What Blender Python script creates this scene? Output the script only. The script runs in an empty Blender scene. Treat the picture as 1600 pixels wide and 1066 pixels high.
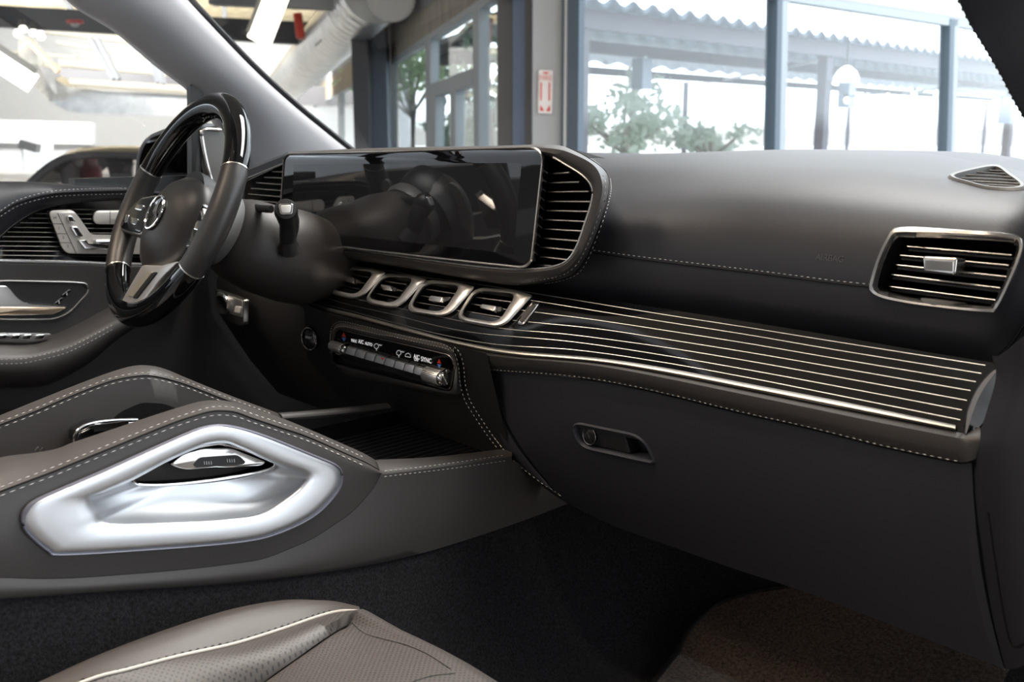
import bpy, math, random
from math import sin, cos, pi, radians
from mathutils import Vector, Matrix
from mathutils.bvhtree import BVHTree
from mathutils.geometry import tessellate_polygon
random.seed(7)
S = bpy.context.scene
COL = S.collection

# ------------------------------------------------------------ camera, sky, exposure
# metres; x across the car (passenger side +), y forward, z up; z = 0 is the dashboard top, ground is z = -1.2
F = 1600.0
PITCH, HEAD = radians(11.6), radians(48)
CAM = Vector((1.136, -0.92, 0.025))
FH = Vector((-sin(HEAD), cos(HEAD), 0)); RT = Vector((cos(HEAD), sin(HEAD), 0))
FW = FH * cos(PITCH) + Vector((0, 0, -sin(PITCH))); UP = RT.cross(FW)
cd = bpy.data.cameras.new('camera'); cam = bpy.data.objects.new('camera', cd); COL.objects.link(cam)
cd.sensor_width = 36; cd.lens = 36 * F / 1600; cd.clip_start = .02; cd.clip_end = 300
cam.location = CAM
cam.rotation_euler = Matrix((RT, UP, -FW)).transposed().to_euler()
cd.dof.use_dof = True; cd.dof.focus_distance = 1.3; cd.dof.aperture_fstop = 8.0
S.camera = cam
S.view_settings.view_transform = 'Standard'; S.view_settings.look = 'None'
S.view_settings.exposure = 0.0; S.view_settings.gamma = 1.0
S.view_settings.use_curve_mapping = False

w = bpy.data.worlds.new('sky'); S.world = w; w.use_nodes = True
nt = w.node_tree; bg = nt.nodes['Background']
tc = nt.nodes.new('ShaderNodeTexCoord'); sx = nt.nodes.new('ShaderNodeSeparateXYZ')
rp = nt.nodes.new('ShaderNodeValToRGB'); nt.links.new(tc.outputs['Generated'], sx.inputs[0])
nt.links.new(sx.outputs['Z'], rp.inputs[0]); nt.links.new(rp.outputs[0], bg.inputs[0])
rp.color_ramp.elements[0].position = -0.05; rp.color_ramp.elements[0].color = (.30, .30, .30, 1)
rp.color_ramp.elements[1].position = 0.02; rp.color_ramp.elements[1].color = (.86, .93, 1, 1)
bg.inputs[1].default_value = 4.5

def area_light(name, loc, target, sx_, sy_, power, color):
    l = bpy.data.lights.new(name, 'AREA'); l.shape = 'RECTANGLE'; l.size = sx_; l.size_y = sy_; l.energy = power; l.color = color
    o = bpy.data.objects.new(name, l); COL.objects.link(o); o.location = loc
    o.rotation_euler = (Vector(target) - Vector(loc)).to_track_quat('-Z', 'Y').to_euler(); return o
# area lights added to brighten the far white wall and the cabin
for k_, (a_, b_) in enumerate(((22, -9), (31, -14), (31, -6))):
    p_ = CAM + FH * a_ + RT * b_; area_light('far_fill_light', (p_.x, p_.y, 2.6), (p_.x + FH.x * 6, p_.y + FH.y * 6, -.5), 5, 2, 880, (1, .97, .92))
area_light('front_fill_light', (.2, 1.6, 3.3), (0, -.2, -.3), 3.4, 1.4, 430, (1, .97, .94))  # added area light that lifts the dash top and the pillar
area_light('overhead_fill_light', (.1, -1.3, 3.4), (0, -.9, -.4), 1.6, .5, 150, (1, .86, .72))  # added warm light from overhead for the seat and rail tops
foot = bpy.data.lights.new('footwell_lamp', 'POINT'); foot.energy = .10; foot.color = (1, .62, .35); foot.shadow_soft_size = .02
fo0 = bpy.data.objects.new('footwell_lamp', foot); COL.objects.link(fo0); fo0.location = (.46, .16, -.50)
area_light('rear_fill_light', (-2.2, -3.2, 3.4), (-.3, -.3, -.3), 2.4, .6, 150, (1, .80, .60))  # added to put warm highlights on the vents and the column

# ------------------------------------------------------------ unprojection onto real planes
def ray(px, py): return FW + RT * ((px - 800) / F) - UP * ((py - 533) / F)
def X(px, py, x): d = ray(px, py); return CAM + d * ((x - CAM.x) / d.x)
def Y(px, py, y): d = ray(px, py); return CAM + d * ((y - CAM.y) / d.y)
def Z(px, py, z): d = ray(px, py); return CAM + d * ((z - CAM.z) / d.z)
def D(px, py, dep): return CAM + ray(px, py) * dep
def PL(px, py, p, n): d = ray(px, py); return CAM + d * ((p - CAM).dot(n) / d.dot(n))
def proj(p):
    d = Vector(p) - CAM; z = d.dot(FW); return (800 + F * d.dot(RT) / z, 533 - F * d.dot(UP) / z)
def lerp(a, b, t): return a + (b - a) * t
def sstep(x, a, b): t = min(1, max(0, (x - a) / (b - a))); return t * t * (3 - 2 * t)
def cr(pts, m, closed=False):
    """Catmull-Rom with m samples per knot interval"""
    P = [Vector(p) for p in pts]; n = len(P); out = []
    segs = n if closed else n - 1
    for i in range(segs):
        p1, p2 = P[i], P[(i + 1) % n]
        p0 = P[(i - 1) % n] if (closed or i > 0) else p1 * 2 - p2
        p3 = P[(i + 2) % n] if (closed or i < n - 2) else p2 * 2 - p1
        for k in range(m):
            t = k / m
            out.append(.5 * ((2 * p1) + (p2 - p0) * t + (2 * p0 - 5 * p1 + 4 * p2 - p3) * t * t + (3 * p1 - p0 - 3 * p2 + p3) * t ** 3))
    if not closed: out.append(P[-1].copy())
    return out
def resample(P, n, closed=False):
    Q = list(P) + ([P[0]] if closed else []); L = [0]
    for a, b in zip(Q, Q[1:]): L.append(L[-1] + (b - a).length)
    out = []; j = 0; cnt = n if closed else n - 1
    for i in range(n):
        s = L[-1] * i / cnt
        while j < len(L) - 2 and L[j + 1] < s: j += 1
        t = (s - L[j]) / max(1e-9, L[j + 1] - L[j]); out.append(Q[j].lerp(Q[j + 1], t))
    return out
def crn(pts, n, closed=False): return resample(cr(pts, 12, closed), n, closed)
def crn3(pts, n): return resample(cr(pts, 12), n)
def rounded(pts, r, k=5):
    """round the corners of a 2D polygon by radius r"""
    out = []; n = len(pts)
    for i in range(n):
        a, b, c = Vector(pts[i - 1]), Vector(pts[i]), Vector(pts[(i + 1) % n])
        rr = r[i] if isinstance(r, (list, tuple)) else r
        u = (a - b); v = (c - b); l = min(rr, u.length * .48, v.length * .48)
        p, q = b + u.normalized() * l, b + v.normalized() * l
        for j in range(k + 1):
            t = j / k; out.append(p * (1 - t) ** 2 + b * 2 * t * (1 - t) + q * t * t)
    return out
def inpoly(x, y, poly):
    c = False; j = len(poly) - 1
    for i in range(len(poly)):
        xi, yi, xj, yj = poly[i][0], poly[i][1], poly[j][0], poly[j][1]
        if (yi > y) != (yj > y) and x < (xj - xi) * (y - yi) / (yj - yi) + xi: c = not c
        j = i
    return c

# ------------------------------------------------------------ meshes
class M:
    def __init__(s): s.v = []; s.f = []
    def add(s, v, f):
        o = len(s.v); s.v += [Vector(p) for p in v]; s.f += [tuple(i + o for i in q) for q in f]; return s
    def loft(s, rows, cu=False, cv=False):
        n = len(rows[0]); v = [p for r in rows for p in r]; f = []; R = len(rows)
        for i in range(R if cv else R - 1):
            for j in range(n if cu else n - 1):
                a = i * n + j; b = i * n + (j + 1) % n; c = ((i + 1) % R) * n + (j + 1) % n; d = ((i + 1) % R) * n + j
                f.append((a, b, c, d))
        return s.add(v, f)
    def fill(s, pts):
        t = tessellate_polygon([[Vector(p) for p in pts]]); return s.add(pts, [tuple(q) for q in t])
    def fan(s, pts):
        c = sum((Vector(p) for p in pts), Vector()) / len(pts); n = len(pts)
        return s.add(list(pts) + [c], [(i, (i + 1) % n, n) for i in range(n)])
    def prism(s, pts, d):
        """closed polygon extruded by vector d (pts = front)"""
        d = Vector(d); q = [Vector(p) + d for p in pts]
        s.loft([pts, q], cu=True); s.fill(pts); s.fill(q); return s
    def prismb(s, pts, d, b, inset=None):
        """extruded with a small rounded front edge b"""
        d = Vector(d); c = sum((Vector(p) for p in pts), Vector()) / len(pts)
        def ins(k): return [Vector(p) + (c - Vector(p)).normalized() * k for p in pts]
        rows = [[p + d for p in ins(0)]]
        for a in (0, 25, 50, 70, 90):
            rows.append([p + d.normalized() * (b * (1 - sin(radians(a)))) for p in ins(b * (1 - cos(radians(a))))])
        s.loft(rows, cu=True); s.fill(rows[-1]); s.fill(rows[0]); return s
    def box(s, c, sx, sy, sz, R=None):
        v = []
        for i in (-1, 1):
            for j in (-1, 1):
                for k in (-1, 1):
                    p = Vector((i * sx / 2, j * sy / 2, k * sz / 2)); v.append(Vector(c) + (R @ p if R else p))
        return s.add(v, [(0, 1, 3, 2), (4, 6, 7, 5), (0, 4, 5, 1), (2, 3, 7, 6), (0, 2, 6, 4), (1, 5, 7, 3)])
    def beam(s, a, b, wd, ht, up=Vector((0, 0, 1))):
        a, b = Vector(a), Vector(b); t = (b - a).normalized(); sd = t.cross(up).normalized(); u = sd.cross(t)
        v = [p + sd * (i * wd / 2) + u * (j * ht / 2) for p in (a, b) for i, j in ((-1, -1), (1, -1), (1, 1), (-1, 1))]
        return s.add(v, [(0, 1, 2, 3), (4, 7, 6, 5), (0, 4, 5, 1), (1, 5, 6, 2), (2, 6, 7, 3), (3, 7, 4, 0)])
    def sweep(s, pts, ra, rb=None, n=8, closed=False, up=Vector((0, 0, 1)), cap=True, power=1.0):
        pts = [Vector(p) for p in pts]; N = len(pts); rows = []
        for i, p in enumerate(pts):
            a = pts[i - 1] if (closed or i > 0) else p; b = pts[(i + 1) % N] if (closed or i < N - 1) else p
            t = (b - a).normalized(); u0 = up(i) if callable(up) else up
            sd = t.cross(u0)
            if sd.length < 1e-4: sd = t.cross(Vector((1, .3, .2)))
            sd.normalize(); u = sd.cross(t)
            A = ra(i / (N - 1)) if callable(ra) else ra; B = A if rb is None else (rb(i / (N - 1)) if callable(rb) else rb)
            rows.append([p + sd * (A * math.copysign(abs(cos(k * 2 * pi / n)) ** power, cos(k * 2 * pi / n))) + u * (B * math.copysign(abs(sin(k * 2 * pi / n)) ** power, sin(k * 2 * pi / n))) for k in range(n)])
        s.loft(rows, cu=True, cv=closed)
        if cap and not closed: s.fan(rows[0]); s.fan(rows[-1])
        return s
    def lathe(s, c, axis, prof, n=32, ref=Vector((0.1, .2, 1))):
        """prof: list of (radius, height along axis)"""
        ax = Vector(axis).normalized(); e1 = ax.cross(ref).normalized(); e2 = ax.cross(e1)
        rows = [[Vector(c) + ax * h + (e1 * cos(2 * pi * k / n) + e2 * sin(2 * pi * k / n)) * r for k in range(n)] for r, h in prof]
        s.loft(rows, cu=True); s.fan(rows[0]); s.fan(rows[-1]); return s
    def cut(s, poly):
        keep = []
        for f in s.f:
            c = sum((s.v[i] for i in f), Vector()) / len(f); q = proj(c)
            if not inpoly(q[0], q[1], poly): keep.append(f)
        s.f = keep; return s
    def bvh(s): return BVHTree.FromPolygons([tuple(p) for p in s.v], s.f)
def on(b, px, py, off=0.0, lim=None):
    """point where the line of sight meets a surface, moved off it towards the viewer's side by off"""
    d = ray(px, py).normalized(); h = b.ray_cast(CAM, d)
    if h[0] is None: return lim(px, py) if lim else None
    n = h[1] if h[1].dot(d) < 0 else -h[1]
    return h[0] + n * off
MESHN = {}
def build(name, m, mat, parent=None, smooth=40, solid=0, bevel=0, subs=0):
    me = bpy.data.meshes.new(name); o = bpy.data.objects.new(name, me); COL.objects.link(o)
    off = Vector()
    if parent is not None:
        r = parent
        while r.parent: r = r.parent
        off = r.location.copy() if r.type == 'EMPTY' else Vector(); o.parent = parent
    me.from_pydata([tuple(p - off) for p in m.v], [], m.f)
    me.materials.append(mat)
    if smooth:
        me.polygons.foreach_set('use_smooth', [True] * len(me.polygons))
    me.validate(); me.update()
    import bmesh
    bm = bmesh.new(); bm.from_mesh(me); bmesh.ops.remove_doubles(bm, verts=bm.verts, dist=1e-6)
    bmesh.ops.recalc_face_normals(bm, faces=bm.faces)
    if smooth:
        for e in bm.edges:
            if len(e.link_faces) == 2 and e.calc_face_angle(0) > radians(smooth): e.smooth = False
    bm.to_mesh(me); bm.free()
    if solid:
        q = o.modifiers.new('thickness', 'SOLIDIFY'); q.thickness = solid; q.offset = 0 if solid > 0 else 0
    if bevel:
        q = o.modifiers.new('bevel', 'BEVEL'); q.width = bevel; q.segments = 2; q.limit_method = 'ANGLE'
    if subs:
        q = o.modifiers.new('sub', 'SUBSURF'); q.levels = subs; q.render_levels = subs
    return o
def tag(o, label=None, cat=None, group=None, kind=None):
    if label: o['label'] = label
    if cat: o['category'] = cat
    if group: o['group'] = group
    if kind: o['kind'] = kind
    return o
def thing(name, loc, label, cat, group=None):
    o = bpy.data.objects.new(name, None); COL.objects.link(o); o.location = loc; o.empty_display_size = .05
    return tag(o, label, cat, group)
def stitches(name, P, parent, mat, L=.0048, G=.0026, r=.00055, label=None):
    m = M(); n = max(2, int(sum((b - a).length for a, b in zip(P, P[1:])) / (L + G)))
    Q = resample(P, n * 3 + 1)
    for i in range(n):
        a, b = Q[3 * i], Q[3 * i].lerp(Q[3 * i + 3], L / (L + G)); mid = a.lerp(b, .5)
        t = (b - a).normalized(); sd = t.cross(Vector((.3, -.8, .5))).normalized(); u = sd.cross(t)
        v = [a] + [mid + sd * r, mid + u * r, mid - sd * r, mid - u * r] + [b]
        m.add(v, [(0, 1, 2), (0, 2, 3), (0, 3, 4), (0, 4, 1), (5, 2, 1), (5, 3, 2), (5, 4, 3), (5, 1, 4)])
    o = build(name, m, mat, parent, smooth=0)
    if label: o['label'] = label
    return o
def text_part(name, s, origin, ex, ey, size, mat, parent, depth=.0002):
    cu = bpy.data.curves.new(name, 'FONT'); cu.body = s; cu.size = size; cu.extrude = depth; cu.align_x = 'CENTER'; cu.align_y = 'CENTER'
    t = bpy.data.objects.new(name, cu); COL.objects.link(t); bpy.context.view_layer.update()
    me = bpy.data.meshes.new_from_object(t.evaluated_get(bpy.context.evaluated_depsgraph_get()))
    bpy.data.objects.remove(t); bpy.data.curves.remove(cu)
    ex = Vector(ex).normalized(); nz = ex.cross(Vector(ey)).normalized(); ey = nz.cross(ex)
    m = M(); m.add([Vector(origin) + ex * v.co.x + ey * v.co.y + nz * v.co.z for v in me.vertices], [tuple(p.vertices) for p in me.polygons])
    bpy.data.meshes.remove(me)
    return build(name, m, mat, parent, smooth=0)

# ------------------------------------------------------------ materials
def mat(name, col, rough=.5, metal=0, coat=0, spec=.5, bump=0, bscale=400, vary=0, vscale=20, emit=None, estr=1, croug=.03, stretch=None, sheen=0):
    m = bpy.data.materials.new(name); m.use_nodes = True; n = m.node_tree; b = n.nodes['Principled BSDF']
    b.inputs['Base Color'].default_value = (*col, 1); b.inputs['Roughness'].default_value = rough; b.inputs['Metallic'].default_value = metal
    b.inputs['Specular IOR Level'].default_value = spec
    b.inputs['Coat Weight'].default_value = coat; b.inputs['Coat Roughness'].default_value = croug
    if sheen: b.inputs['Sheen Weight'].default_value = sheen
    t = n.nodes.new('ShaderNodeTexCoord')
    src = t.outputs['Object']
    if stretch:
        mp = n.nodes.new('ShaderNodeMapping'); mp.inputs['Scale'].default_value = stretch; n.links.new(src, mp.inputs[0]); src = mp.outputs[0]
    if bump:
        q = n.nodes.new('ShaderNodeTexNoise'); q.inputs['Scale'].default_value = bscale; q.inputs['Detail'].default_value = 3; n.links.new(src, q.inputs[0])
        k = n.nodes.new('ShaderNodeBump'); k.inputs['Strength'].default_value = bump; k.inputs['Distance'].default_value = .001
        n.links.new(q.outputs[0], k.inputs['Height']); n.links.new(k.outputs[0], b.inputs['Normal'])
    if vary:
        q = n.nodes.new('ShaderNodeTexNoise'); q.inputs['Scale'].default_value = vscale; q.inputs['Detail'].default_value = 4; n.links.new(src, q.inputs[0])
        r = n.nodes.new('ShaderNodeValToRGB'); r.color_ramp.elements[0].position = .3; r.color_ramp.elements[1].position = .7
        r.color_ramp.elements[0].color = (*[c * (1 - vary) for c in col], 1); r.color_ramp.elements[1].color = (*[min(1, c * (1 + vary)) for c in col], 1)
        n.links.new(q.outputs[0], r.inputs[0]); n.links.new(r.outputs[0], b.inputs['Base Color'])
    if emit:
        b.inputs['Emission Color'].default_value = (*emit, 1); b.inputs['Emission Strength'].default_value = estr
    return m
def glass(name, tint=(.96, .98, .98), refl=1.0):
    m = bpy.data.materials.new(name); m.use_nodes = True; n = m.node_tree; n.nodes.remove(n.nodes['Principled BSDF'])
    t = n.nodes.new('ShaderNodeBsdfTransparent'); t.inputs[0].default_value = (*tint, 1)
    g = n.nodes.new('ShaderNodeBsdfGlossy'); g.inputs['Roughness'].default_value = 0.0; g.inputs[0].default_value = (refl, refl, refl, 1)
    lw = n.nodes.new('ShaderNodeLayerWeight'); pw = n.nodes.new('ShaderNodeMath'); pw.operation = 'POWER'; pw.inputs[1].default_value = 4.0
    ma = n.nodes.new('ShaderNodeMath'); ma.operation = 'MULTIPLY_ADD'; ma.inputs[1].default_value = .5; ma.inputs[2].default_value = .035
    n.links.new(lw.outputs['Facing'], pw.inputs[0]); n.links.new(pw.outputs[0], ma.inputs[0])
    mx = n.nodes.new('ShaderNodeMixShader'); n.links.new(ma.outputs[0], mx.inputs[0]); n.links.new(t.outputs[0], mx.inputs[1]); n.links.new(g.outputs[0], mx.inputs[2])
    n.links.new(mx.outputs[0], n.nodes['Material Output'].inputs[0]); return m
def perforated(name, col, rough, sp=.0044, rad=.24):
    m = mat(name, col, rough, bump=.25, bscale=900); n = m.node_tree; b = n.nodes['Principled BSDF']
    t = n.nodes.new('ShaderNodeTexCoord'); mp = n.nodes.new('ShaderNodeMapping'); mp.inputs['Scale'].default_value = (1 / sp, 1 / sp, 0); mp.inputs['Rotation'].default_value = (0, 0, radians(45))
    n.links.new(t.outputs['Object'], mp.inputs[0])
    fr = n.nodes.new('ShaderNodeVectorMath'); fr.operation = 'FRACTION'; n.links.new(mp.outputs[0], fr.inputs[0])
    sb = n.nodes.new('ShaderNodeVectorMath'); sb.operation = 'DISTANCE'; sb.inputs[1].default_value = (.5, .5, 0); n.links.new(fr.outputs[0], sb.inputs[0])
    gt = n.nodes.new('ShaderNodeMath'); gt.operation = 'LESS_THAN'; gt.inputs[1].default_value = rad; n.links.new(sb.outputs['Value'], gt.inputs[0])
    mx = n.nodes.new('ShaderNodeMix'); mx.data_type = 'RGBA'; mx.inputs['A'].default_value = (*col, 1); mx.inputs['B'].default_value = (.006, .005, .005, 1)
    n.links.new(gt.outputs[0], mx.inputs['Factor']); n.links.new(mx.outputs['Result'], b.inputs['Base Color']); return m

LEA = mat('charcoal_leather', (.0165, .0172, .0215), .46, bump=.18, bscale=1100, spec=.4)
LEAW = mat('charcoal_leather_wheel', (.026, .024, .023), .40, bump=.12, bscale=1300)
LEAC = mat('console_leather', (.037, .033, .031), .46, bump=.16, bscale=1100, spec=.45)
SEATL = mat('seat_leather', (.044, .037, .033), .48, bump=.22, bscale=900, spec=.4)
SEATP = perforated('perforated_seat_leather', (.046, .039, .035), .5)
LACQ = mat('black_lacquer', (.002, .002, .0022), .045, spec=.5)
INLAY = mat('silver_pinstripe', (.46, .45, .44), .32, metal=1)
STRIP = mat('satin_strip', (.40, .39, .37), .42, metal=1)
MARK = mat('lit_marking', (.7, .7, .7), .5, emit=(1, 1, 1), estr=.45)
SATIN = mat('satin_aluminium', (.88, .86, .84), .42, metal=1, bump=.02, bscale=600)
BRUSH = mat('matt_aluminium', (.74, .76, .79), .42, metal=1)
CHROME = mat('polished_chrome', (.78, .77, .76), .12, metal=1)
SILV = mat('silver_trim', (.66, .64, .62), .27, metal=1)
BLK = mat('black_plastic', (.010, .010, .011), .45)
BLKG = mat('gloss_black_plastic', (.006, .006, .007), .12, coat=.6)
DARK = mat('recess_black', (.004, .004, .004), .7, spec=.2)
GREYP = mat('grey_plastic', (.10, .097, .093), .45)
THREAD = mat('grey_thread', (.55, .52, .49), .7)
THREADD = mat('dark_thread', (.02, .02, .02), .7)
SCREEN = mat('screen_glass', (.004, .004, .005), .03, coat=1.0, croug=.0, spec=.8)
DISPL = mat('display_area', (.014, .015, .017), .03, coat=1.0, croug=.0, spec=.8)
CARPET = mat('dark_carpet', (.0105, .010, .0115), .95, bump=1.0, bscale=600, vary=.65, vscale=300, sheen=.05, spec=.1)
MATC = mat('floor_mat_pile', (.040, .029, .023), .95, bump=1.0, bscale=420, vary=.7, vscale=260, sheen=.2, spec=.1)
WHITEP = mat('white_marking', (.75, .75, .75), .5)
REDM = mat('red_marking', (.75, .04, .03), .5)
BLUEM = mat('blue_marking', (.12, .3, .8), .5)
GLASS = glass('window_glass')
WGLASS = glass('windscreen_glass', (.97, .985, .98))
# ============================================================ DASHBOARD
dash = thing('dashboard', (.0, .25, -.35), 'charcoal leather dashboard with stitched passenger side and black lacquer band', 'dashboard')
PROF = [(.54, -.004), (.46, -.002), (.38, -.003), (.32, -.006), (.26, -.012), (.20, -.022), (.155, -.036), (.12, -.055), (.098, -.078), (.087, -.105), (.082, -.135), (.084, -.165), (.092, -.188), (.105, -.205), (.13, -.215)]
PR = cr([Vector((a, b, 0)) for a, b in PROF], 6)
def pad_pt(x, q):
    y = q.x; z = q.y
    y += -.035 * (1 - sstep(x, .16, .42)) * sstep(-z, .02, .1)
    e = sstep(x, .46, .80); z -= .05 * e * sstep(y, .05, .5)
    e2 = sstep(x, .70, .80); y += .05 * e2; y = max(y, .04)
    z -= .012 * (1 - sstep(x, -.1, .3))
    return Vector((x, y, z))
pad = M(); xs = [-.72 + i * .0115 for i in range(72)] + [.108 + i * .0042 for i in range(170)]
xs = [x for x in xs if x < .81]
pad.loft([[pad_pt(x, q) for q in PR] for x in xs])
PAD = pad.bvh()
VOUT = [(1407, 356), (1512, 361), (1586, 367.5), (1599, 381), (1593, 408), (1577, 448), (1560, 482), (1542, 489.5), (1447, 479.5), (1379, 467.5), (1358, 455), (1358, 442), (1370, 404), (1387, 370)]
VIN = [(1410, 368), (1512, 371), (1580, 376), (1589, 385), (1584, 407), (1568, 444), (1552, 475), (1540, 480), (1447, 471), (1385, 459.5), (1369.5, 450), (1370, 441), (1381, 404), (1396, 374)]
SL = [(450, 242), (600, 238), (760, 234), (848, 241), (887, 259), (915, 278), (926, 296), (924, 318), (914, 350), (901, 386), (887, 407), (868, 416), (842, 420), (800, 421), (740, 416), (640, 403), (560, 392), (515, 386)]
CRS = [(450, 240), (600, 235), (765, 231), (862, 232), (905, 245), (930, 261), (940, 282), (940, 305), (930, 339), (917, 376), (903, 402), (881, 424), (846, 432), (800, 434), (740, 428), (640, 413), (560, 401), (515, 393)]
OS = [(452, 237), (600, 231), (770, 228), (868, 226.5), (912, 242), (937, 257.5), (950, 275), (951, 298), (943, 331), (929, 372), (914, 405), (893, 430), (856, 440.5), (805, 446), (745, 438), (640, 420), (560, 407), (515, 398)]
hs = [.06, .06, .06, .07, .075, .075, .07, .06, .055, .05, .045, .035, .03, .022, .02, .02, .02, .02]
m_ = 6
def rowY(pts, ys, m=m_):
    c = cr(pts, m); yy = cr([Vector((y, 0)) for y in ys], m) if isinstance(ys, list) else [Vector((ys, 0))] * len(c)
    return [Y(p.x, p.y, q.x) for p, q in zip(c, yy)]
pad.cut([(p.x, p.y) for p in cr([(a, b) for a, b in VIN], 4, True)])
pad.cut([(460, 225)] + [(x, y + 3) for x, y in SL[2:]] + [(460, 400)])
pad.cut([(p.x, p.y) for p in cr([(1484, 277), (1520, 266), (1555, 262), (1598, 291), (1588, 296), (1545, 294)], 4, True)])
padu = build('upper_pad', pad, LEA, dash, solid=0)
def onp(px, py, off=.0006): return on(PAD, px, py, off)
# long seam with stitches across the passenger pad
seam = [onp(*p) for p in crn([(927, 391), (1000, 401), (1100, 413), (1200, 425), (1300, 438), (1357, 444)], 120)]
stitches('pad_stitching', seam, padu, THREAD)
s2 = [onp(p.x, p.y + 4.2) for p in crn([(927, 391), (1000, 401), (1100, 413), (1200, 425), (1300, 438), (1357, 444)], 120)]
build('pad_seam', M().sweep(s2, .0009, n=6), DARK, padu)
# right hand edge seam of the pad
se = [onp(p.x, p.y) for p in crn([(1640, 452), (1618, 490), (1600, 508), (1581, 536), (1562, 554), (1549, 563)], 40)]
se = [p for p in se if p]
build('pad_edge_seam', M().sweep(se, .0011, n=6), DARK, padu)
c = onp(1297, 404, .0003); ex = onp(1327, 407.5) - onp(1267, 401.5)
txt = text_part('airbag_lettering', 'AIRBAG', c, ex, Vector((0, .15, 1)), .0098, mat('embossed_letters', (.060, .060, .064), .5), padu, .0004)
txt.scale = (1, 1, 1)

# corner loudspeaker grille
GO = [(1484, 277), (1520, 266), (1556, 261), (1577, 274), (1599, 291), (1590, 297), (1545, 295.5), (1510, 287)]
gr = crn(GO, 60, True); cx, cy = sum(p.x for p in gr) / 60, sum(p.y for p in gr) / 60
def ins(pts, k): return [((p.x - cx) * k + cx, (p.y - cy) * k + cy) for p in pts]
o1 = [onp(*p, .0004) for p in ins(gr, 1.06)]; o2 = [onp(*p, .0030) for p in ins(gr, 1.0)]; o3 = [onp(*p, .0025) for p in ins(gr, .90)]; o4 = [p + Vector((0, 0, -.008)) for p in o3]
spk = build('speaker_grille', M().loft([o1, o2, o3, o4], cu=True), GREYP, dash)
build('grille_backing', M().fan([p + Vector((0, 0, .001)) for p in o4]), DARK, spk)
for a, b in (((1545, 267.5), (1570, 269)), ((1526, 270.5), (1578, 274)), ((1509, 275), (1584, 279)), ((1502, 280), (1589, 284)), ((1520, 285), (1594, 289)), ((1545, 290.5), (1597, 293))):
    build('grille_bar', M().sweep([onp(a[0], a[1], .001), onp(b[0], b[1], .001)], .0012, n=6), GREYP, spk)

# passenger air vent
def vent(name, outp, inp, hit, slats, depth, label, mf, tab, tabmat, parent, back=.055, slatmat=SILV, gap=None):
    N = 72
    o_ = crn(outp, N, True); i_ = crn(inp, N, True)
    def mid(k): return [(a.x + (b.x - a.x) * k, a.y + (b.y - a.y) * k) for a, b in zip(o_, i_)]
    fr = M().loft([[hit(x, y, -.001) for x, y in mid(0)], [hit(x, y, .0030) for x, y in mid(.12)], [hit(x, y, .0048) for x, y in mid(.4)], [hit(x, y, .0040) for x, y in mid(.75)], [hit(x, y, -.004) for x, y in mid(1.0)]], cu=True)
    v = build('air_vent', fr, mf, parent)
    if label: v['label'] = label
    # duct walls going into the dashboard
    r0 = [hit(x, y, -.003) for x, y in mid(1.0)]; bk = Vector((0, 1, -.12)).normalized() * back
    c0 = sum(r0, Vector()) / N
    r1 = [c0 + (p - c0) * .96 + bk for p in r0]
    build('vent_duct', M().loft([r0, r1], cu=True).fan(r1), DARK, v)
    for a, b in slats:
        A, B = hit(*a, -.009), hit(*b, -.009)
        build('vent_slat', M().sweep([A, B], .0009, .0009, n=6).beam(A + bk.normalized() * .012, B + bk.normalized() * .012, .022, .0014, up=Vector((0, -.12, 1))), slatmat if not gap else slatmat, v)
    if tab:
        q = [hit(x, y, .001) for x, y in [(p.x, p.y) for p in rounded(tab, 3)]]
        t = build('vent_tab', M().prismb(q, bk.normalized() * .014, .0012), tabmat, v)
    return v
slp = [((1407.6, 377.5), (1586, 392.7)), ((1396, 393.7), (1581, 411)), ((1389.5, 410), (1577, 431)), ((1382, 428), (1566, 450.5)), ((1378, 449.5), (1557, 472.5))]
pv = vent('air_vent', VOUT, VIN, onp, [], .05, 'silver framed rectangular vent at the passenger end', SILV, None, CHROME, dash, back=.07)
bkv = Vector((0, 1, -.12)).normalized()
for a, b in slp:
    A, B = onp(*a, -.016), onp(*b, -.016)
    sl = build('vent_slat', M().beam(A + bkv * .016, B + bkv * .016, .030, .0022, up=Vector((0, -.12, 1))), BLK, pv)
    build('slat_edge', M().sweep([A, B], .0011, n=8), SILV, sl)
q = [onp(p.x, p.y, .006) for p in rounded([(1445, 402), (1499, 405), (1496, 430), (1447, 424)], 4)]
tb = build('vent_tab', M().prismb(q, bkv * .02, .002), SILV, pv)
mm = M(); 
for i in range(24):
    x = 1450 + i * 1.85; mm.beam(onp(x, 408.5 + i * .1, .0066), onp(x + .3, 422.5 + i * .13, .0066), .0007, .0007)
build('tab_ribs', mm, CHROME, tb)
wc = onp(1462, 471, -.012); 
build('vent_thumbwheel', M().lathe(wc + Vector((0, .006, -.004)) - RT * 0 , Vector((0, .1, 1)), [(.010, -.0035), (.022, -.003), (.0225, 0), (.022, .003), (.010, .0035)], n=48), GREYP, pv)

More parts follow.
